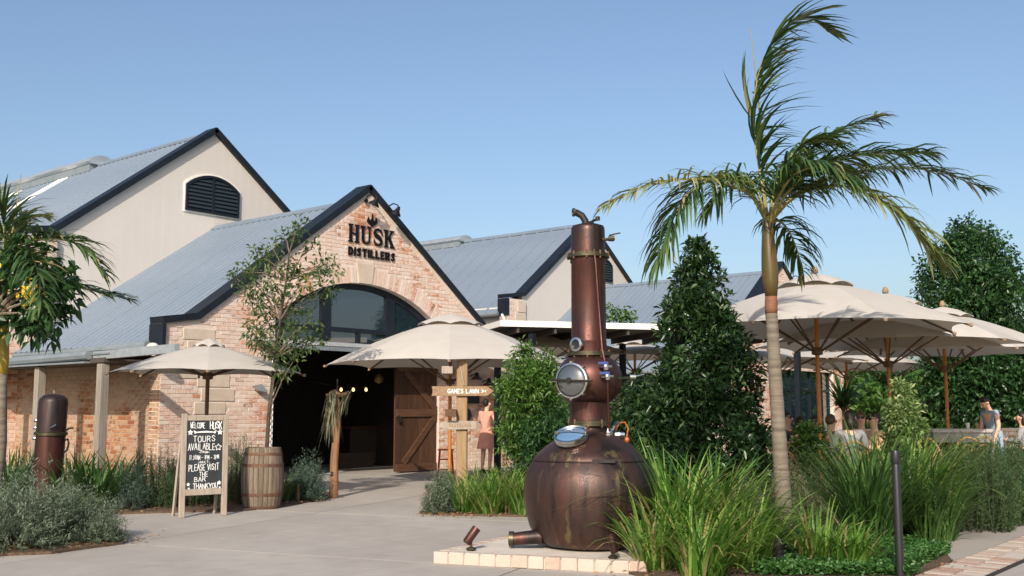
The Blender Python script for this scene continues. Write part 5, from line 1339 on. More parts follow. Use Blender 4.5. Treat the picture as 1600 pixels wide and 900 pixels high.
# round bright shrub in the middle
b = AT(829, 16.6); c_ = (b.x, b.y, 1.75)
cl = ell(c_, .50, .80, 110, .15, rg) + ell((b.x + VR.x * -.02, b.y + VR.y * -.02, .95), .46, .5, 50, .15, rg) + ell((b.x + VR.x * .35, b.y + VR.y * .35, 1.0), .45, .6, 40, .15, rg)
shrub('leafy_shrub', 'rounded bright green shrub left of the copper still', 'shrub', b, cl, 64, .105, .03, 'lilly', [([b, b + VZ * .8, b + VZ * 1.5], [.045, .035, .02]), ([b + VZ * .5, b + VZ * 1.2 + VR * .25], [.025, .01])], 'leafy shrubs', .25)
b = AT(870, 16.2)
shrub('leafy_shrub', 'lower leafy shrub with pale dry tips behind the still neck', 'shrub', b, ell((b.x, b.y, .95), .6, .65, 80, .15, rg), 52, .10, .028, 'fig', [([b, b + VZ * .6], [.03, .015])], 'leafy shrubs')
# dark conical tree
b = AT(1096, 14.6); cl = []
for i in range(470):
    h = 1 - math.sqrt(rg.random()) if i < 360 else rg.random(); h = min(h * 1.02, 1)
    z = .35 + h * 3.42; a = rg.random() * 6.283; rr_ = (1.0 * (1 - h) ** .78 + .05) * (.58 + .42 * rg.random() ** .6) * (1 + .1 * math.sin(h * 19 + 2 * math.sin(a)) + .13 * math.sin(3 * a + 9 * h) + (.16 if i % 11 == 0 else 0))
    if h < .15: rr_ *= .9
    cl.append(((b.x + math.cos(a) * rr_, b.y + math.sin(a) * rr_, z), .145 * rg.uniform(.7, 1.25), float(rg.normal(0, .1))))
shrub('conical_tree', 'dark glossy conical tree standing right of the copper still', 'tree', b, cl, 48, .125, .042, 'magnolia', [([b, b + VZ * 1.5, b + VZ * 3.3], [.07, .045, .012])], None, .15, .4, .75, .3)
b = AT(1000, 15.6)
shrub('leafy_shrub', 'dark leafy shrub directly right of the still belly', 'shrub', b, ell((b.x, b.y, 1.0), .62, .95, 110, .17, rg), 50, .12, .04, 'magnolia', [([b, b + VZ * 1.2], [.04, .02])], 'leafy shrubs')
b = AT(1040, 13.6)
shrub('leafy_shrub', 'low dark shrub in front of the conical tree', 'shrub', b, ell((b.x, b.y, .5), .45, .5, 50, .15, rg), 46, .10, .035, 'fig', None, 'leafy shrubs')
# vine foliage on the canopy end by the still
b = PX(965, 492, 23.5)
shrub('climbing_vine', 'tuft of green vine on top of the flat canopy beside the still column', 'vine', b, [((b.x + VR.x * dx, b.y + VR.y * dx, b.z + dz), .16) for dx, dz in ((-.35, -.03), (-.2, .08), (0, -.02), (.15, .05), (.32, -.05), (-.1, -.1), (.2, -.1))], 50, .13, .05, 'lilly', None)
# big rounded tree on the right
b = AT(1530, 27); cl = ell((b.x, b.y, 3.9), 1.45, 2.45, 330, .36, rg, taper=.15) + ell((b.x + VR.x * .45, b.y + VR.y * .45, 1.5), 1.4, 1.4, 190, .34, rg) + ell((b.x - VR.x * .55, b.y - VR.y * .55, 2.1), .75, 1.4, 90, .3, rg) + ell((b.x + VR.x * 1.6, b.y + VR.y * 1.6, 2.4), 1.0, 1.5, 100, .3, rg)
shrub('dense_tree', 'tall dense dark green tree at the right behind the rightmost umbrella', 'tree', b, cl, 78, .15, .07, 'fig', [([b, b + VZ * 2, b + VZ * 4.5], [.16, .12, .05])], None, .2, .4)
# variegated young tree with stake
b = AT(1411, 13.4)
cl = ell((b.x, b.y, 1.40), .27, .44, 64, .095, rg, taper=.5) + ell((b.x - VR.x * .06, b.y - VR.y * .06, .95), .30, .28, 30, .10, rg)
shrub('young_tree', 'small pale variegated tree tied beside its timber stake', 'tree', b, cl, 42, .085, .032, 'varieg', [([b, b + VZ * .6, b + VZ * 1.4 + VR * -.02], [.018, .014, .006])], None, .15, .45)
q = AT(1433, 13.3); t = thing('timber_stake', 'thin timber stake right of the small variegated tree', 'stake', q)
m = MB(); m.obox(q + VZ * .56, VR * .014, VN * .014, VZ * .56); m.build('stake_body', MT['sign_wood'], t); m = MB(); m.obox(q + VZ * .95 + VR * -.08, VR * .09, VN * .016, VZ * .012); m.build('tie', MT['blackplastic'], t)
# small rounded green shrub by the tables
b = AT(1263, 14.6)
shrub('leafy_shrub', 'small rounded bright shrub in front of the seated diners', 'shrub', b, ell((b.x, b.y, 1.02), .2, .27, 36, .09, rg) + ell((b.x, b.y, .6), .16, .3, 20, .08, rg), 40, .075, .034, 'lilly', [([b, b + VZ * .8], [.016, .01])], 'leafy shrubs')
# spiky dracaena under the umbrellas
b = AT(1318, 23.0); t = thing('spiky_plant', 'dark spiky leaved plant standing under the far umbrellas', 'plant', b)
m = MB(); m.tube([b, b + VZ * 1.6], [.05, .04], 7); m.build('trunk', MT['bark'], t)
N = 130; bs_ = np.tile(np.array(b + VZ * 1.6)[None], (N, 1)) + NR.normal(size=(N, 3)) * .05
blades('crown', bs_, NR.random(N) * 6.283, NR.uniform(.2, 1.7, N), NR.uniform(.1, .6, N), NR.uniform(.5, .95, N), np.full(N, .045), np.clip(NR.normal(.3, .2, N), 0, 1), LM['strapdark'], t, 4)
b = AT(1362, 19.5); t = thing('spiky_plant', 'upright dark spiky plant left of the variegated tree', 'plant', b)
N = 60; bs_ = np.tile(np.array(b + VZ * .3)[None], (N, 1)) + NR.normal(size=(N, 3)) * np.array([.12, .12, .05])
blades('crown', bs_, NR.random(N) * 6.283, NR.uniform(.0, .25, N), NR.uniform(.0, .3, N), NR.uniform(.7, 1.35, N), np.full(N, .05), np.clip(NR.normal(.3, .2, N), 0, 1), LM['strapdark'], t, 4)
# right garden
for px, py, n, L, lab in ((1065, 878, 430, 1.35, 'big arching strappy grass just right of the copper still'), (1118, 872, 360, 1.25, 'arching strappy grass between the still and the palm'), (1025, 893, 200, .95, 'strappy grass spilling over the plinth corner'),
                          (1165, 890, 260, 1.0, 'strappy grass left of the palm foot'), (1100, 905, 260, .85, 'low strappy grass at the front edge of the right bed')):
    strap_clump('strappy_grass', lab, 'grass', GR(px, py), int(n * .8), L, .023, LM['strap'], .2, (.05, .6), (.6, 1.9), 'arching strappy grasses', wind=.35)
for px, py, n, L, lab in ((1362, 852, 480, 1.42, 'big strappy grass left of the black bollard'), (1425, 838, 480, 1.42, 'big strappy grass right behind the black bollard'), (1462, 848, 260, 1.05, 'strappy grass spilling over the pavers on the right'),
                          (1282, 886, 190, .72, 'small strappy grass right of the palm foot'), (1335, 893, 150, .55, 'low strappy tuft in front of the big grass by the bollard'), (1255, 850, 110, .5, 'sparse strappy tuft behind the palm foot')):
    strap_clump('strappy_grass', lab, 'grass', GR(px, py), int(n * .85), L, .024, LM['strap' if py > 880 else 'strapdark'] if px != 1425 else LM['strap'], .22, (.05, .6), (.4, 1.7), 'arching strappy grasses', wind=.25)
for px, py, r_, h_, lab in ((1198, 832, .40, .62, 'olive grey bush with brown base left of the palm trunk'), (1262, 815, .46, .98, 'olive grey bush right of the palm trunk'), (1318, 800, .44, 1.0, 'olive grey bush in front of the rattan chair'), (1225, 795, .42, .85, 'olive grey bush behind the palm trunk')):
    needle_bush('bush', lab, 'bush', GR(px, py), r_, h_, LM['olive'], 420, 28, .05, .008, .35, GW)
for px, d, r_, h_, lab in ((1512, 13.2, .46, 1.18, 'rosemary bush at the left end of the right hand hedge'), (1556, 13.9, .46, 1.2, 'rosemary bush below the woman in blue'), (1600, 14.4, .5, 1.22, 'rosemary bush at the right edge of the picture'), (1530, 15.0, .5, 1.0, 'rosemary bush behind the hedge below the bar table'), (1580, 15.6, .5, 1.05, 'rosemary bush behind the hedge near the right edge'), (1480, 14.6, .42, 1.05, 'rosemary bush between the big grass and the hedge')):
    spike_bush('bush', lab, 'bush', AT(px, d), r_, h_, LM['rosemary'], 230, 95, .045, .008, GRM, .25)
# ground cover
N = 15000; u_ = NR.random(N); v_ = NR.random(N)
q0, q1 = GR(1180, 905), GR(1425, 905); q2 = GR(1330, 862)
P_ = np.array(q0)[None] * (1 - u_)[:, None] + np.array(q1)[None] * u_[:, None]; P_ = P_ + (np.array(q2) - np.array((q0 + q1) / 2))[None] * (v_ ** 1.3)[:, None] * 1.25 + NR.normal(size=(N, 3)) * np.array([.06, .06, 0])
P_[:, 2] = .03 + NR.random(N) * .09
n2_ = 9000; f_ = NR.random(n2_); g0, g1 = GR(1415, 903), GR(1490, 868)
P2_ = np.array(g0)[None] * (1 - f_)[:, None] + np.array(g1)[None] * f_[:, None] + np.array((-en.x, -en.y, 0))[None] * (np.abs(NR.normal(0, .28, n2_)) + .02)[:, None]; P2_[:, 2] = .03 + NR.random(n2_) * .10
P_ = np.concatenate([P_, P2_]); N = len(P_)
o = leaf_mesh('ground_cover', P_, np.stack([NR.normal(size=N), NR.normal(size=N), NR.uniform(.1, 1.2, N)], 1), .05, .024, np.clip(NR.normal(.5, .22, N), 0, 1), LM['cover'], None); stuff(tag(o, 'bright green ground cover at the foot of the bollard', 'ground cover'))
# loose leaf litter in the beds
N = 2600; P_ = []
for (ax_, ay_), (bx2, by2), n in (((985, 892), (1420, 880), 1300), ((700, 806), (850, 800), 500), ((10, 862), (190, 846), 400), ((180, 800), (510, 782), 400)):
    for k in range(n):
        f = R.random(); p = GR(ax_ + (bx2 - ax_) * f, ay_ + (by2 - ay_) * f); P_.append((p.x + R.gauss(0, .35) * FW[0], p.y + R.gauss(0, .35) * FW[1] + abs(R.gauss(0, .1)), .034))
P_ = np.array(P_); N = len(P_)
o = leaf_mesh('leaf_litter', P_, np.stack([NR.normal(size=N), NR.normal(size=N), NR.uniform(0, .25, N)], 1), .055, .022, np.clip(NR.normal(.6, .25, N), 0, 1), leafmat('dry_leaf_litter', (.09, .05, .025), (.22, .12, .055), (.36, .24, .12), .8, .05), None); stuff(tag(o, 'scattered dry brown leaves on the mulch', 'leaf litter'))
# distant trees seen under the umbrellas
for px, d, h_, r_, lm, lab in ((1290, 44, 3.2, 2.2, 'lilly', 'distant pale green tree seen between the umbrella poles'), (1350, 50, 3.6, 2.6, 'gum', 'distant dry looking tree under the far umbrellas'), (1420, 46, 3.8, 2.4, 'fig', 'distant dark tree behind the variegated tree'), (1240, 52, 3.4, 2.4, 'fig', 'distant dark tree behind the palm trunk'),
                               (1480, 42, 3.2, 2.2, 'lilly', 'distant tree left of the dense right tree'), (1640, 36, 4.2, 2.6, 'fig', 'dark tree at the right edge of the picture'), (1390, 60, 4.4, 3.0, 'lilly', 'farthest tree in the gap between the umbrellas')):
    b = AT(px, d); shrub('background_tree', lab, 'tree', b, ell((b.x, b.y, h_ * .5), r_, h_ * .5, 110, .55, rg), 44, .34, .16, lm, [([b, b + VZ * h_ * .5], [.15, .08])], 'trees beyond the patio')
for px, d, lab in ((1305, 20.5, 'low clipped shrub behind the seated diners'), (1405, 21.5, 'low clipped shrub left of the bar table'), (1560, 22.5, 'low clipped shrub behind the woman in blue')):
    b = AT(px, d); shrub('patio_shrub', lab, 'shrub', b, ell((b.x, b.y, .45), .6, .45, 46, .16, rg), 44, .1, .04, 'fig', None, 'leafy shrubs')

# ---- young tree behind the chalkboard umbrella (thin and airy)
d_ = 16.9
def TP(px, py, o=0): return PX(px, py, d_ + o)
b = AT(415, d_); t = thing('young_tree', 'slender airy young tree rising beside the barrel against the brick gable', 'tree', b)
trk = [b, TP(421, 640), TP(430, 560, .05), TP(438, 500, .1), TP(447, 440, .1), TP(452, 395, .1), TP(462, 352, .1)]
m = MB(); m.tube(trk, [.036, .032, .027, .022, .016, .011, .005], 7); m.build('trunk', MT['stem_dark'], t, smooth=40)
tips = [(470, 350), (445, 372), (490, 380), (462, 362), (400, 395), (385, 420), (365, 432), (410, 400), (425, 385), (395, 440), (378, 425), (515, 412), (522, 425), (500, 420), (470, 425), (455, 410), (430, 420), (405, 450), (420, 440), (440, 450), (460, 455), (480, 440), (505, 450), (518, 458),
        (400, 475), (385, 462), (415, 485), (435, 480), (455, 490), (475, 480), (395, 505), (410, 520), (425, 505), (445, 520), (465, 515), (485, 500), (500, 528), (488, 540), (400, 535), (420, 545), (435, 560), (450, 545), (470, 535), (430, 530), (393, 520), (458, 565), (442, 575)]
tp = []
for (x, y) in tips:
    o = NR.normal(0, .28); e = TP(x, y, .1 + o); j = min(range(len(trk)), key=lambda i: abs(proj(trk[i])[1] - (y + 45)) if i > 0 else 1e9)
    s = trk[j]; mid = s.lerp(e, .55) + VZ * .06; m = MB(); m.tube([s, mid, e], [.011, .008, .004], 5); m.build('branch', MT['bark'], t); tp.append((tuple(e), .15, float(NR.normal(0, .12)))); tp.append((tuple(s.lerp(e, .75)), .11, float(NR.normal(-.05, .1)), .5))
clump_crown('crown', tp, 38, .105, .038, LM['gum'], t, .8, .05, .45, .2)

# ================================================================== PALMS
def frond(parent, pts, rs, n, L, W, lm, droop=.5, side=(1, 1), wind=0.0, tip=.35, twist=0.0, dens_start=.18, jit=.18):
    """rachis through pts (Vectors); leaflets on both sides, drooping"""
    P = [Vector(p) for p in pts]; 
    # resample
    seg = [(P[i + 1] - P[i]).length for i in range(len(P) - 1)]; tot = sum(seg); M = 40
    def cat(i, f):
        a, b, c, d = P[max(i - 1, 0)], P[i], P[i + 1], P[min(i + 2, len(P) - 1)]
        return .5 * ((2 * b) + (c - a) * f + (2 * a - 5 * b + 4 * c - d) * f * f + (3 * b - a - 3 * c + d) * f ** 3)
    def at(s):
        s = min(max(s, 0), .9999) * tot; i = 0
        while i < len(seg) - 1 and s > seg[i]: s -= seg[i]; i += 1
        return cat(i, s / seg[i])
    m = MB(); line = [at(k / 14) for k in range(15)]; m.tube(line, [rs * (1 - .85 * k / 14) for k in range(15)], 6); rb = m.build('frond', MT['rachis'], parent, smooth=40)
    B = []; D = []; LL = []; T = []
    for k in range(n):
        s = dens_start + (1 - dens_start) * (k + .5) / n; p = at(s); d = (at(min(s + .02, 1)) - at(max(s - .02, 0))).normalized()
        sd = d.cross(VZ); sd = sd.normalized() if sd.length > .05 else VR.copy()
        up = sd.cross(d)
        for w in (-1, 1):
            if not side[0 if w < 0 else 1]: continue
            a = .55 + .5 * (1 - s); dr = d * (.75 - .2 * (1 - s)) + sd * w * a * (1 if side[0] and side[1] else .9) + up * (.22 + twist * w) + VR * wind
            dr = dr.normalized() + Vector((NR.normal(0, jit), NR.normal(0, jit), NR.normal(0, jit)))
            B.append(p); D.append(dr.normalized()); LL.append(L * (.55 + .75 * math.sin(math.pi * min(.95, .12 + s * .8)) - .35 * max(0, s - .6)) * R.uniform(.75, 1.15)); T.append(min(1, max(0, R.gauss(.42 + .2 * s, .2))))
    B = np.array([tuple(x) for x in B]); D = np.array([tuple(x) for x in D]); LL = np.array(LL); T = np.array(T); N = len(B); segs = 4
    sd = unit(np.cross(D, np.tile(np.array([[0, 0, 1.0]]), (N, 1)) + NR.normal(size=(N, 3)) * .25)); pts_ = [B]; p = B.copy(); dd = D.copy(); wv_ = np.array(VR) * wind * .25
    for k in range(segs):
        p = p + dd * (LL / segs)[:, None]; pts_.append(p); dd = unit(dd + np.array([0, 0, -1.0]) * droop * (.5 + .35 * k) + wv_)
    prof = [.5, 1, .9, .6, .05]; rows = []
    for q, w in zip(pts_, prof): rows += [q - sd * W * w / 2, q + sd * W * w / 2]
    V = np.stack(rows, 1).reshape(-1, 3); k = np.arange(N) * 2 * (segs + 1)
    fs = np.concatenate([np.stack([k + 2 * i, k + 2 * i + 1, k + 2 * i + 3, k + 2 * i + 2], 1) for i in range(segs)])
    np_mesh('leaflets', V, fs, np.tile(T, segs), LM[lm], rb)
    return rb
PD = 10.75
def Q(px, py, o=0.0): return PX(px, py, PD + o)
b = GR(1228, 882); pm = thing('palm_tree', 'windblown palm with a ringed grey trunk and yellow brown crownshaft', 'palm tree', b)
b0_ = AT(1230, PD); ln = [b0_, Q(1226, 820), Q(1221, 740), Q(1216, 660), Q(1210, 570), Q(1206, 500), Q(1205, 486)]
rr_ = [.108, .092, .078, .071, .067, .062, .06]; fine = []; fr_ = []
for i in range(len(ln) - 1):
    for k in range(9):
        f = k / 9; fine.append(ln[i].lerp(ln[i + 1], f)); fr_.append((rr_[i] * (1 - f) + rr_[i + 1] * f) * (1.03 if k % 3 == 0 else .985))
m = MB(); m.tube(fine, fr_, 20); m.build('trunk', MT['palmtrunk'], pm, smooth=True)
m = MB(); m.tube([Q(1205, 490), Q(1205, 482), Q(1205, 470), Q(1205, 462)], [.062, .066, .064, .06], 18); m.build('trunk_ring', simple('red_brown_ring', (.15, .06, .03), (.23, .11, .06), 20, .7, stretch=(1, 1, 6), bs=.4, bscale=40), pm, smooth=True)
m = MB(); m.tube([Q(1205, 464), Q(1204, 440), Q(1203, 420), Q(1201, 390), Q(1200, 365), Q(1199, 350), Q(1200, 335)], [.06, .08, .086, .074, .062, .054, .03], 18); m.build('crownshaft', MT['crownshaft'], pm, smooth=True)
C0 = (1200, 352, 0)
FR = [
 ([C0, (1192, 290, .05), (1181, 225, .1), (1178, 165, .12), (1190, 100, .12), (1222, 45, .1), (1262, 28, .1), (1292, 48, .1)], .022, 62, .50, .03, 'palm', .18, (1, 1), .55),
 ([C0, (1180, 310, -.2), (1130, 285, -.6), (1070, 280, -.9), (1005, 292, -1.1), (945, 322, -1.2)], .018, 46, .30, .022, 'palmdry', .45, (1, 1), .1),
 ([C0, (1170, 300, -.1), (1125, 278, -.3), (1080, 300, -.5), (1048, 350, -.6), (1030, 410, -.65)], .02, 52, .50, .028, 'palm', .75, (1, 1), .0),
 ([C0, (1185, 305, .2), (1160, 280, .4), (1130, 290, .6), (1105, 330, .7)], .018, 40, .42, .027, 'palm', .8, (1, 1), .1),
 ([C0, (1225, 290, .1), (1265, 235, .3), (1310, 203, .5), (1368, 184, .6)], .02, 50, .40, .027, 'palm', .35, (1, 1), .45),
 ([C0, (1235, 295, -.3), (1290, 255, -.6), (1360, 240, -.8), (1445, 240, -.9)], .02, 54, .42, .027, 'palm', .55, (1, 1), .45),
 ([C0, (1240, 305, .3), (1310, 275, .7), (1400, 262, 1.0), (1470, 270, 1.1), (1536, 294, 1.2)], .02, 58, .42, .026, 'palm', .45, (1, 1), .35),
 ([C0, (1245, 305, -.1), (1310, 290, -.3), (1370, 312, -.5), (1425, 355, -.6), (1470, 412, -.6)], .02, 54, .42, .025, 'palmdry', .65, (1, 1), .2),
 ([C0, (1216, 345, .25), (1232, 360, .5), (1246, 392, .7), (1254, 425, .75)], .018, 40, .34, .026, 'palm', .8, (1, 1), .1),
 ([C0, (1222, 300, .25), (1258, 262, .6), (1300, 255, .9), (1345, 275, 1.1)], .02, 50, .48, .028, 'palm', .75, (1, 1), .3),
 ([C0, (1218, 305, -.25), (1245, 270, -.6), (1285, 262, -.9), (1325, 285, -1.1)], .02, 50, .46, .028, 'palm', .75, (1, 1), .3),
 ([C0, (1210, 300, 0), (1228, 255, .05), (1262, 222, .1), (1300, 225, .1)], .02, 46, .42, .028, 'palm', .55, (1, 1), .45),
]
for fr in FR:
    pts = [Q(*p) for p in fr[0]]; frond(pm, pts, fr[1], int(fr[2] * 1.35), fr[3] * 1.06, fr[4] * 1.1, fr[5], fr[6] * .85, fr[7], fr[8])
m = MB(); m.tube([Q(1192, 220, .1), Q(1184, 150, .1), Q(1173, 42, .1)], [.012, .009, .003], 6); m.build('spear_leaf', MT['rachis'], pm)
# left palm, cut by the frame
PD2 = 13.6
def Q2(px, py, o=0.0): return PX(px, py, PD2 + o)
b = AT(0, PD2); p2 = thing('palm_tree', 'palm cut off by the left edge with feathery fronds over the verandah', 'palm tree', b)
m = MB(); m.tube([b, Q2(1, 690), Q2(3, 600), Q2(4, 580)], [.09, .075, .062, .06], 16); m.build('trunk', MT['palmtrunk'], p2, smooth=True)
m = MB(); m.tube([Q2(4, 585), Q2(5, 560), Q2(5, 500), Q2(4, 440), Q2(3, 405)], [.06, .072, .07, .055, .03], 16); m.build('crownshaft', simple('yellow_crownshaft', (.30, .22, .03), (.42, .32, .06), 3, .4, stretch=(3, 3, .6)), p2, smooth=True)
K0 = (3, 420, 0)
for fr in (([K0, (30, 385, -.2), (75, 372, -.4), (125, 385, -.5), (158, 425, -.5)], 'palm', .42, .7), ([K0, (50, 430, .1), (110, 445, .2), (160, 458, .3), (200, 468, .3)], 'palm', .34, .55), ([K0, (6, 370, 0), (2, 330, 0), (-30, 300, .0)], 'palm', .5, .5),
           ([K0, (15, 370, .3), (40, 340, .6), (72, 340, .8)], 'palmdry', .3, .6), ([K0, (-20, 370, .1), (-80, 340, .2), (-150, 380, .3)], 'palm', .5, .6), ([K0, (20, 400, -.3), (45, 395, -.8), (60, 430, -1.2), (66, 480, -1.4)], 'palm', .4, .7)):
    frond(p2, [Q2(*p) for p in fr[0]], .018, 60, fr[2] * 1.1, .036, fr[1], fr[3] * .5, (1, 1), .15)
m = MB(); m.tube([Q2(10, 400), Q2(22, 350), Q2(33, 272)], [.012, .01, .003], 6); m.build('spear_leaf', MT['rachis'], p2)
# lobed tree with yellow flowers beside it
b = AT(-60, 13.2); t = thing('flowering_tree', 'broad leaved tree with yellow flowers at the left edge', 'tree', b)
def Q3(px, py, o=0.0): return PX(px, py, 13.2 + o)
m = MB(); m.tube([b, Q3(-50, 620), Q3(-30, 520), Q3(10, 470), Q3(60, 430)], [.07, .06, .05, .03, .01], 8); m.build('trunk', MT['bark'], t, smooth=40)
for e in ((90, 470), (70, 505), (40, 400), (100, 440)):
    m = MB(); m.tube([Q3(-10, 490), Q3((e[0] - 10) / 2, (e[1] + 490) / 2 - 8, .05), Q3(e[0], e[1], .1)], [.025, .016, .005], 6); m.build('branch', MT['bark'], t)
cl = [(tuple(Q3(x, y, NR.normal(0, .25))), .17, float(NR.normal(0, .1))) for x, y in ((8, 400), (30, 395), (50, 400), (70, 410), (90, 420), (20, 425), (45, 430), (65, 440), (85, 445), (102, 440), (10, 455), (35, 460), (60, 465), (80, 475), (98, 475), (15, 485), (40, 490), (62, 495), (85, 495), (25, 505), (50, 512), (70, 515), (-20, 420), (-20, 470), (-40, 450), (-30, 500), (55, 415), (75, 430), (60, 480))]
clump_crown('crown', cl, 34, .17, .085, LM['fig'], t, .6, -.1, .4, .3)
N = 42; fp = np.array([tuple(Q3(48 + R.gauss(0, 7), 462 + R.gauss(0, 9), -.75 + R.gauss(0, .05))) for k in range(N)])
stuff(leaf_mesh('yellow_flower', fp, NR.normal(size=(N, 3)), .07, .05, NR.random(N), MT['yellow_flower'], t))
N = 8; fp = np.array([tuple(Q3(2 + R.gauss(0, 4), 400 + R.gauss(0, 6), -.2)) for k in range(N)])
stuff(leaf_mesh('yellow_flower', fp, NR.normal(size=(N, 3)), .06, .04, NR.random(N), MT['yellow_flower'], t))

# ================================================================== PATIO, FURNITURE AND PEOPLE
PZ = .10
pt = sheet('patio', [XY(1225, 15.0), XY(1390, 15.6), XY(1500, 16.2), XY(1700, 16.8), XY(1750, 27), XY(1150, 27), XY(1150, 16.6)], PZ, MT['concrete'], .12); structure(pt)

def chair(loc, face, label, proto=[]):
    a = math.atan2(face.y, face.x) - math.pi / 2
    if proto:
        return dup(proto[0], loc, label, a)
    t = thing('rattan_chair', label, 'chair', (0, 0, 0), 'bent rattan cafe chairs'); proto.append(t)
    m = MB(); m.lathe([(.0, .44), (.2, .44), (.215, .455), (.2, .47), (0, .475)], 20, (0, 0, 0)); m.build('seat', MT['rattan'], t, smooth=40)
    for sx_ in (-1, 1):
        m = MB(); m.tube([(sx_ * .16, .15, .45), (sx_ * .19, .19, 0)], [.017, .013], 7); m.build('leg', MT['rattan'], t)
        m = MB(); m.tube([(sx_ * .17, -.14, .45), (sx_ * .2, -.22, 0)], [.017, .013], 7); m.build('leg', MT['rattan'], t)
    def hoop(w, h, r, nm, dy=0):
        pts = [Vector((math.cos(k * math.pi / 14) * w, -.17 - dy - .10 * min(1, math.sin(k * math.pi / 14) * 1.1), .45 + h * min(1, math.sin(k * math.pi / 14) ** .6))) for k in range(15)]
        m = MB(); m.tube(pts, r, 7); m.build(nm, MT['rattan'], t, smooth=60)
    hoop(.22, .47, .018, 'back_hoop'); hoop(.14, .34, .011, 'inner_hoop')
    for k in (-1, 0, 1):
        m = MB(); m.tube([(k * .07, -.17, .45), (k * .07, -.265, .78 if k else .79)], .008, 5); m.build('spindle', MT['rattan'], t)
    m = MB(); m.tube([(math.cos(k * .4488) * .17, math.sin(k * .4488) * .17, .2) for k in range(15)], .009, 5); m.build('leg_ring', MT['rattan'], t)
    t.location = loc; t.rotation_euler = (0, 0, a)
    return t
def table(px, d, label, r=.45, h=.74):
    c = AT(px, d, PZ); t = thing('cafe_table', label, 'table', c, 'round cafe tables')
    m = MB(); m.lathe([(0, h - .03), (r, h - .03), (r + .006, h - .015), (r, h), (0, h)], 28, c); m.build('table_top', MT['table'], t, smooth=40)
    m = MB(); m.lathe([(.24, 0), (.24, .02), (.04, .05), (.035, h - .03)], 16, c); m.build('pedestal', MT['iron'], t, smooth=40)
    return c

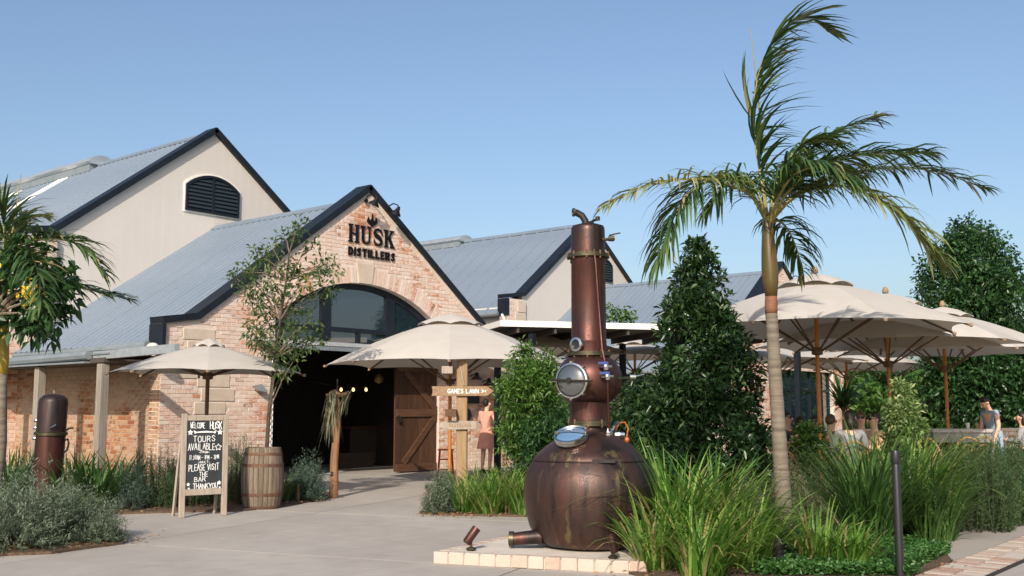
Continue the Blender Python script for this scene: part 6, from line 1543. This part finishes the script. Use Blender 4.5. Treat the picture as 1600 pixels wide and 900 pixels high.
def skinned(name, P, E_, rad_, mat, parent, xf, sub=2):
    me = bpy.data.meshes.new(name); me.from_pydata([tuple(xf @ Vector(p)) for p in P], E_, []); o = meshobj(name, me, mat, parent)
    md = o.modifiers.new('skin', 'SKIN'); md.use_smooth_shade = True
    sv = me.skin_vertices[0].data
    for i, r_ in enumerate(rad_):
        sv[i].radius = (r_, r_) if not hasattr(r_, '__len__') else r_; sv[i].use_root = (i == 0)
    s = o.modifiers.new('sub', 'SUBSURF'); s.levels = sub; s.render_levels = sub
    return o
def person(base, face, label, sit=True, top='cloth_grey', legs='cloth_black', hair='hair_dark', shades=False, skirt=None, bun=False, longhair=False, head_turn=0.0, head_tilt=0.0, lean=0.0, arms=None, sleeves=True, scale=1.0, group=None):
    t = thing('person', label, 'person', base, group or ('people at the tables' if sit else 'people standing'))
    f = Vector((face.x, face.y, 0)).normalized(); r = Vector((f.y, -f.x, 0))
    xf = Matrix.Translation(Vector(base)) @ Matrix(((r.x, f.x, 0, 0), (r.y, f.y, 0, 0), (0, 0, 1, 0), (0, 0, 0, 1))) @ Matrix.Scale(scale, 4)
    if sit:
        pel, wai, che, nk, hd_ = (0, 0, .52), (0, .0 + lean * .3, .68), (0, .02 + lean * .7, .88), (0, .03 + lean, 1.04), (0, .045 + lean * 1.1, 1.09)
        kn, an, to = (.12, .42, .52), (.12, .44, .09), (.12, .56, .04); hp = (.1, .05, .50); zs = .98
        ar = arms or [((.235, .10 + lean, .74), (.12, .36 + lean, .78))] * 2
        sh = (.165, .02 + lean * .95, zs)
    else:
        pel, wai, che, nk, hd_ = (0, 0, .90), (0, lean * .3, 1.06), (0, .0 + lean * .7, 1.24), (0, .01 + lean, 1.41), (0, .03 + lean * 1.15, 1.465)
        kn, an, to = (.1, .03, .49), (.1, -.02, .09), (.11, .12, .035); hp = (.095, 0, .86); zs = 1.35
        ar = arms or [((.23, .0 + lean, 1.08), (.22, .12 + lean, .86))] * 2
        sh = (.155, lean * .95, zs)
    H0 = Vector(hd_); hs = Vector((math.sin(head_turn), math.cos(head_turn), 0)); hu = (VZ * math.cos(head_tilt) + hs * math.sin(head_tilt)); hf = (hs * math.cos(head_tilt) - VZ * math.sin(head_tilt)); hr = hf.cross(hu)
    def HP(x, y, z): return H0 + hr * x + hf * y + hu * z
    P = [pel, wai, che, nk, HP(0, .004, .03), HP(0, .012, .085), HP(0, .0, .135)]; E_ = [(0, 1), (1, 2), (2, 3), (3, 4), (4, 5), (5, 6)]
    rd = [(.135, .10), (.115, .085), (.14, .095), .05, .068, .09, .072]
    for k, s in enumerate((-1, 1)):
        b = len(P); el, wr = ar[k]
        P += [(s * sh[0], sh[1], sh[2]), (s * el[0], el[1], el[2]), (s * wr[0], wr[1], wr[2])]; E_ += [(2, b), (b, b + 1), (b + 1, b + 2)]; rd += [.056, .041, .028]
        b = len(P); P += [(s * hp[0], hp[1], hp[2]), (s * kn[0], kn[1], kn[2]), (s * an[0], an[1], an[2]), (s * to[0], to[1], to[2])]; E_ += [(0, b), (b, b + 1), (b + 1, b + 2), (b + 2, b + 3)]; rd += [.088, .06, .04, .032]
    body = skinned('body', P, E_, rd, MT['skin'], t, xf)
    # hands
    for k, s in enumerate((-1, 1)):
        el, wr = ar[k]; w = Vector((s * wr[0], wr[1], wr[2])); d = (w - Vector((s * el[0], el[1], el[2]))).normalized(); sd = d.cross(VZ); sd = (sd.normalized() if sd.length > .1 else Vector((0, 1, 0))); up = sd.cross(d); m = MB()
        m.tube([xf @ (w - d * .01), xf @ (w + d * .05), xf @ (w + d * .085)], [.026, .034, .03], 8)
        for j in range(4):
            o_ = sd * (-.026 + j * .0175); L_ = (.062, .074, .07, .056)[j]; m.tube([xf @ (w + d * .08 + o_), xf @ (w + d * (.08 + L_ * .5) + o_ * 1.1 - up * .004), xf @ (w + d * (.08 + L_ * .92) + o_ * 1.1 - up * .024)], [.0095, .009, .0065], 6)
        m.tube([xf @ (w + d * .03 + sd * .026 * -s), xf @ (w + d * .06 + sd * .05 * -s), xf @ (w + d * .088 + sd * .056 * -s - up * .006)], [.012, .0105, .008], 6)
        m.build('hand', MT['skin'], t, smooth=True)
    # face
    m = MB(); m.tube([xf @ HP(0, .088, .105), xf @ HP(0, .112, .07), xf @ HP(0, .095, .06)], [.008, .016, .012], 6)
    for s in (-1, 1): m.lathe([(.0, -.012), (.022, -.006), (.026, .006), (0, .012)], 8, xf @ HP(s * .088, .0, .085), xf.to_3x3() @ hr)
    m.build('nose_and_ears', MT['skin'], t, smooth=True)
    m = MB(); m.tube([xf @ HP(-.026, .086, .032), xf @ HP(0, .093, .03), xf @ HP(.026, .086, .032)], .0055, 5); m.build('mouth', simple('lips_' + label[:6], (.4, .14, .12), None, rough=.5), t)
    if shades:
        m = MB()
        for s in (-1, 1): m.obox(xf @ HP(s * .034, .092, .105), xf.to_3x3() @ hr * .028, xf.to_3x3() @ hf * .006, xf.to_3x3() @ hu * .02)
        m.tube([xf @ HP(-.08, .0, .11), xf @ HP(-.062, .085, .11), xf @ HP(.062, .085, .11), xf @ HP(.08, .0, .11)], .005, 5); m.build('sunglasses', MT['blackplastic'], t)
    else:
        for s in (-1, 1): m = MB(); m.lathe([(0, -.004), (.011, 0), (0, .006)], 8, xf @ HP(s * .034, .082, .10), xf.to_3x3() @ hf); m.build('eye', MT['blackplastic'], t)
    # hair
    HPs = [HP(0, .04, .152), HP(0, -.02, .145), HP(0, -.055, .08)]; hrd = [.058, .092, .088]
    if longhair: HPs += [HP(0, -.065, .0), HP(0, -.07, -.09)]; hrd += [.10, .07]
    else: HPs += [HP(0, -.05, .03)]; hrd += [.055]
    hE = [(i, i + 1) for i in range(len(HPs) - 1)]
    if bun: HPs.append(HP(0, -.10, .19)); hrd.append(.045); hE.append((1, len(HPs) - 1))
    skinned('hair', HPs, hE, hrd, MT[hair], t, xf)
    # clothes
    sl = .75 if sleeves else .28
    P = [tuple(Vector(pel) - VZ * .02), wai, che, tuple(Vector(che).lerp(Vector(nk), .72))]; E_ = [(0, 1), (1, 2), (2, 3)]; rd = [(.15, .115), (.132, .10), (.155, .11), .062]
    for k, s in enumerate((-1, 1)):
        b = len(P); el = Vector((s * ar[k][0][0], ar[k][0][1], ar[k][0][2])); wr = Vector((s * ar[k][1][0], ar[k][1][1], ar[k][1][2])); s0 = Vector((s * sh[0], sh[1], sh[2]))
        P += [tuple(s0), tuple(s0.lerp(el, .95 if sleeves else .35))]; E_ += [(2, b), (b, b + 1)]; rd += [.07, .055 if sleeves else .062]
        if sleeves: P.append(tuple(el.lerp(wr, .7))); E_.append((b + 1, b + 2)); rd.append(.042)
    skinned('top' if not skirt else 'dress_bodice', P, E_, rd, MT[top], t, xf)
    if skirt:
        m = MB(); n = 24; rows = []
        z0, z1 = pel[2] + .1, skirt
        for i in range(7):
            f_ = i / 6; z = z0 + (z1 - z0) * f_; rr0 = .135 + .075 * f_
            rows.append([xf @ Vector((math.cos(a) * rr0 * (1 + .10 * f_ * math.sin(a * 6 + 1)) * 1.1, math.sin(a) * rr0 * .85 * (1 + .10 * f_ * math.sin(a * 5)), z)) for a in [2 * math.pi * k / n for k in range(n)]])
        m.add([q for rw in rows for q in rw], [(i * n + k, i * n + (k + 1) % n, (i + 1) * n + (k + 1) % n, (i + 1) * n + k) for i in range(6) for k in range(n)]); m.build('skirt', MT[top], t, smooth=True)
    else:
        P = [pel]; E_ = []; rd = [(.148, .112)]
        for s in (-1, 1):
            b = len(P); P += [(s * hp[0], hp[1], hp[2]), (s * kn[0], kn[1], kn[2]), (s * an[0], an[1] , an[2] + .04)]; E_ += [(0, b), (b, b + 1), (b + 1, b + 2)]; rd += [.10, .073, .055]
        skinned('trousers', P, E_, rd, MT[legs], t, xf)
    for s in (-1, 1):
        a_ = Vector((s * an[0], an[1], an[2])); o_ = Vector((s * to[0], to[1], to[2])); m = MB(); m.tube([xf @ (a_ + Vector((0, -.04, -.045))), xf @ (a_ + Vector((0, .03, -.04))), xf @ (o_ + Vector((0, .03, 0)))], [.042, .045, .035], 8); m.build('shoe', MT['cloth_black'], t, smooth=True)
    return t
away = Vector((FW[0], FW[1], 0)); rt_ = VR; near_ = VN
def seat(px, d, face, chair_label, **k):
    c = AT(px, d, PZ); f = Vector(face).normalized()
    chair(c, f, chair_label); return person(c + f * -.02, f, **k)
table(1325, 17.3, 'round table in front of the seated woman in grey')
table(1252, 18.2, 'round table behind the palm trunk')
seat(1327, 16.3, away * .95 + rt_ * .1, 'rattan chair of the woman in grey, its hoop back facing us', label='person with black hair in a grey knitted top sitting with back to us', top='cloth_grey', longhair=True, scale=1.08)
seat(1366, 17.0, -rt_ * .95 + near_ * .35, 'rattan chair of the woman with the bun', label='person with dark hair in a bun, sunglasses and tan top facing left', top='cloth_tan', bun=True, shades=True, sleeves=True, scale=1.05)
seat(1345, 18.2, near_ * .9 - rt_ * .4, 'rattan chair on the far side of the table behind the woman in grey', label='person with reddish hair and sunglasses facing us across the table', top='cloth_white', hair='hair_brown', shades=True, scale=1.06)
seat(1297, 17.4, rt_ * .6 + away * .7, 'rattan chair right of the orange umbrella pole', label='person with short brown hair and black top beside the orange pole, facing away', top='cloth_black', hair='hair_brown', scale=1.03)
seat(1272, 18.9, near_ * .8 - rt_ * .3, 'rattan chair left of the orange umbrella pole', label='person in sunglasses and dark top just left of the orange pole', top='cloth_black', shades=True, longhair=True)
seat(1248, 17.3, away * .8 + rt_ * .2, 'rattan chair with its back to us by the palm trunk', label='person with long dark hair and black top sitting right of the palm trunk', top='cloth_black', longhair=True)
seat(1228, 18.9, near_ * .75 + rt_ * .55, 'rattan chair beyond the table by the palm trunk', label='man like figure in sunglasses and brown shirt close to the palm trunk'.replace('man like figure', 'person with short hair'), top='hair_brown', shades=True, hair='hair_dark', scale=1.06)
person(AT(1553, 20.3, PZ), -rt_ * .8 + near_ * .3, 'person in a pale blue dress with short puffed sleeves standing bent at the bar table', sit=False, top='cloth_blue', skirt=.42, sleeves=False, head_tilt=.75, lean=.12, bun=False, arms=[((.22, .12, 1.08), (.20, .22, .86)), ((.23, .10, 1.06), (.22, .16, .82))])
seat(1597, 20.8, -rt_ * .8 + away * .5, 'rattan chair at the right edge of the picture', label='person with dark hair and dark top at the right edge', top='cloth_grey', longhair=True, scale=1.05)
person(AT(760, 25.2), away * .75 + rt_ * .5, 'person with dark pinned hair in a short peach dress behind the signpost', sit=False, top='cloth_pink', skirt=.55, sleeves=False, bun=True, group='people standing', scale=1.05, arms=[((.26, .06, 1.14), (.14, .26, 1.26)), ((.24, .05, 1.12), (.12, .25, 1.2))])
for px, d, fc, lab in ((1472, 17.6, rt_ * .9 + away * .2, 'empty rattan chair seen from the side right of the variegated tree'), (1508, 18.6, away * .9 + rt_ * .3, 'empty rattan chair with its hoop back to us by the bar table'), (1234, 15.9, rt_ * .5 + away * .8, 'empty rattan chair nearest the palm trunk'), (1525, 19.0, away * .9, 'empty rattan chair below the end of the bar table')):
    chair(AT(px, d, PZ), Vector(fc).normalized(), lab)
# bar table and brick pier on the right
c = AT(1493, 20.4, PZ); t = thing('bar_table', 'long stone topped bar table near the woman in blue', 'table', c)
m = MB(); m.obox(c + VZ * 1.0, VR * .58, VN * .30, VZ * .035); m.build('table_top', simple('speckled_stone', (.28, .25, .25), (.5, .46, .44), 40, .5), t, bevel=.008)
m = MB(); m.obox(c + VZ * .87, VR * .55, VN * .26, VZ * .09); m.build('apron', MT['table'], t)
for sx_ in (-.5, .5):
    for sy_ in (-.2, .2): m = MB(); m.obox(c + VZ * .39 + VR * sx_ + VN * sy_, VR * .035, VN * .035, VZ * .39); m.build('leg', MT['iron'], t)
for dx, lab in ((.22, 'small pale cup on the bar table near the woman in blue'), (.40, 'small amber glass on the bar table end')):
    q = c + VZ * 1.036 + VR * dx; t2 = thing('cup', lab, 'cup', q, 'cups on the bar table'); m = MB(); m.lathe([(.03, 0), (.04, .11), (.036, .11), (.028, .008), (0, .008)], 14, q, cap=False); m.build('cup_body', MT['cloth_white' if dx < .3 else 'sign_wood'], t2, smooth=40)
c = AT(1580, 22.5, PZ); t = thing('brick_pier', 'low brick pier behind the woman in blue', 'pier', c)
nb = 0
for k in range(11):
    for j in range(3):
        m = MB(); m.tone = R.random(); off = (.12 if k % 2 else 0); x_ = -.36 + j * .245 + off * .5
        m.obox(c + VZ * (.045 + k * .086) + VR * x_ , VR * .115, VN * .18, VZ * .038); m.build('brick', MT['brick'], t)
m = MB(); m.obox(c + VZ * .475 + VR * -.08, VR * .33, VN * .168, VZ * .47); m.build('mortar_core', MT['mortar'], t)
m = MB(); m.obox(c + VZ * .98 + VR * -.08, VR * .42, VN * .22, VZ * .03); m.build('coping', MT['sandstone'], t)
# glass and bottle on the diners' table
c = AT(1300, 17.15, PZ + .74)
for dx, lab, mt, hh in ((0, 'short pale drink on the diners table', 'cloth_white', .12), (.14, 'orange drink in a glass on the diners table', 'orange_hose', .16)):
    q = c + VR * dx; t2 = thing('drink', lab, 'drink', q, 'drinks on the diners table'); m = MB(); m.lathe([(.03, .003), (.037, hh), (.0, hh)], 14, q); m.build('glass_body', MT[mt], t2, smooth=40)

o = sheet('path', [A0 + (A1 - A0) * .30, A0 + (A1 - A0) * 1.45, GR(1650, 806), GR(1560, 820), GR(1495, 832), GR(1462, 848)], .036, MT['concrete'], .03); structure(o)
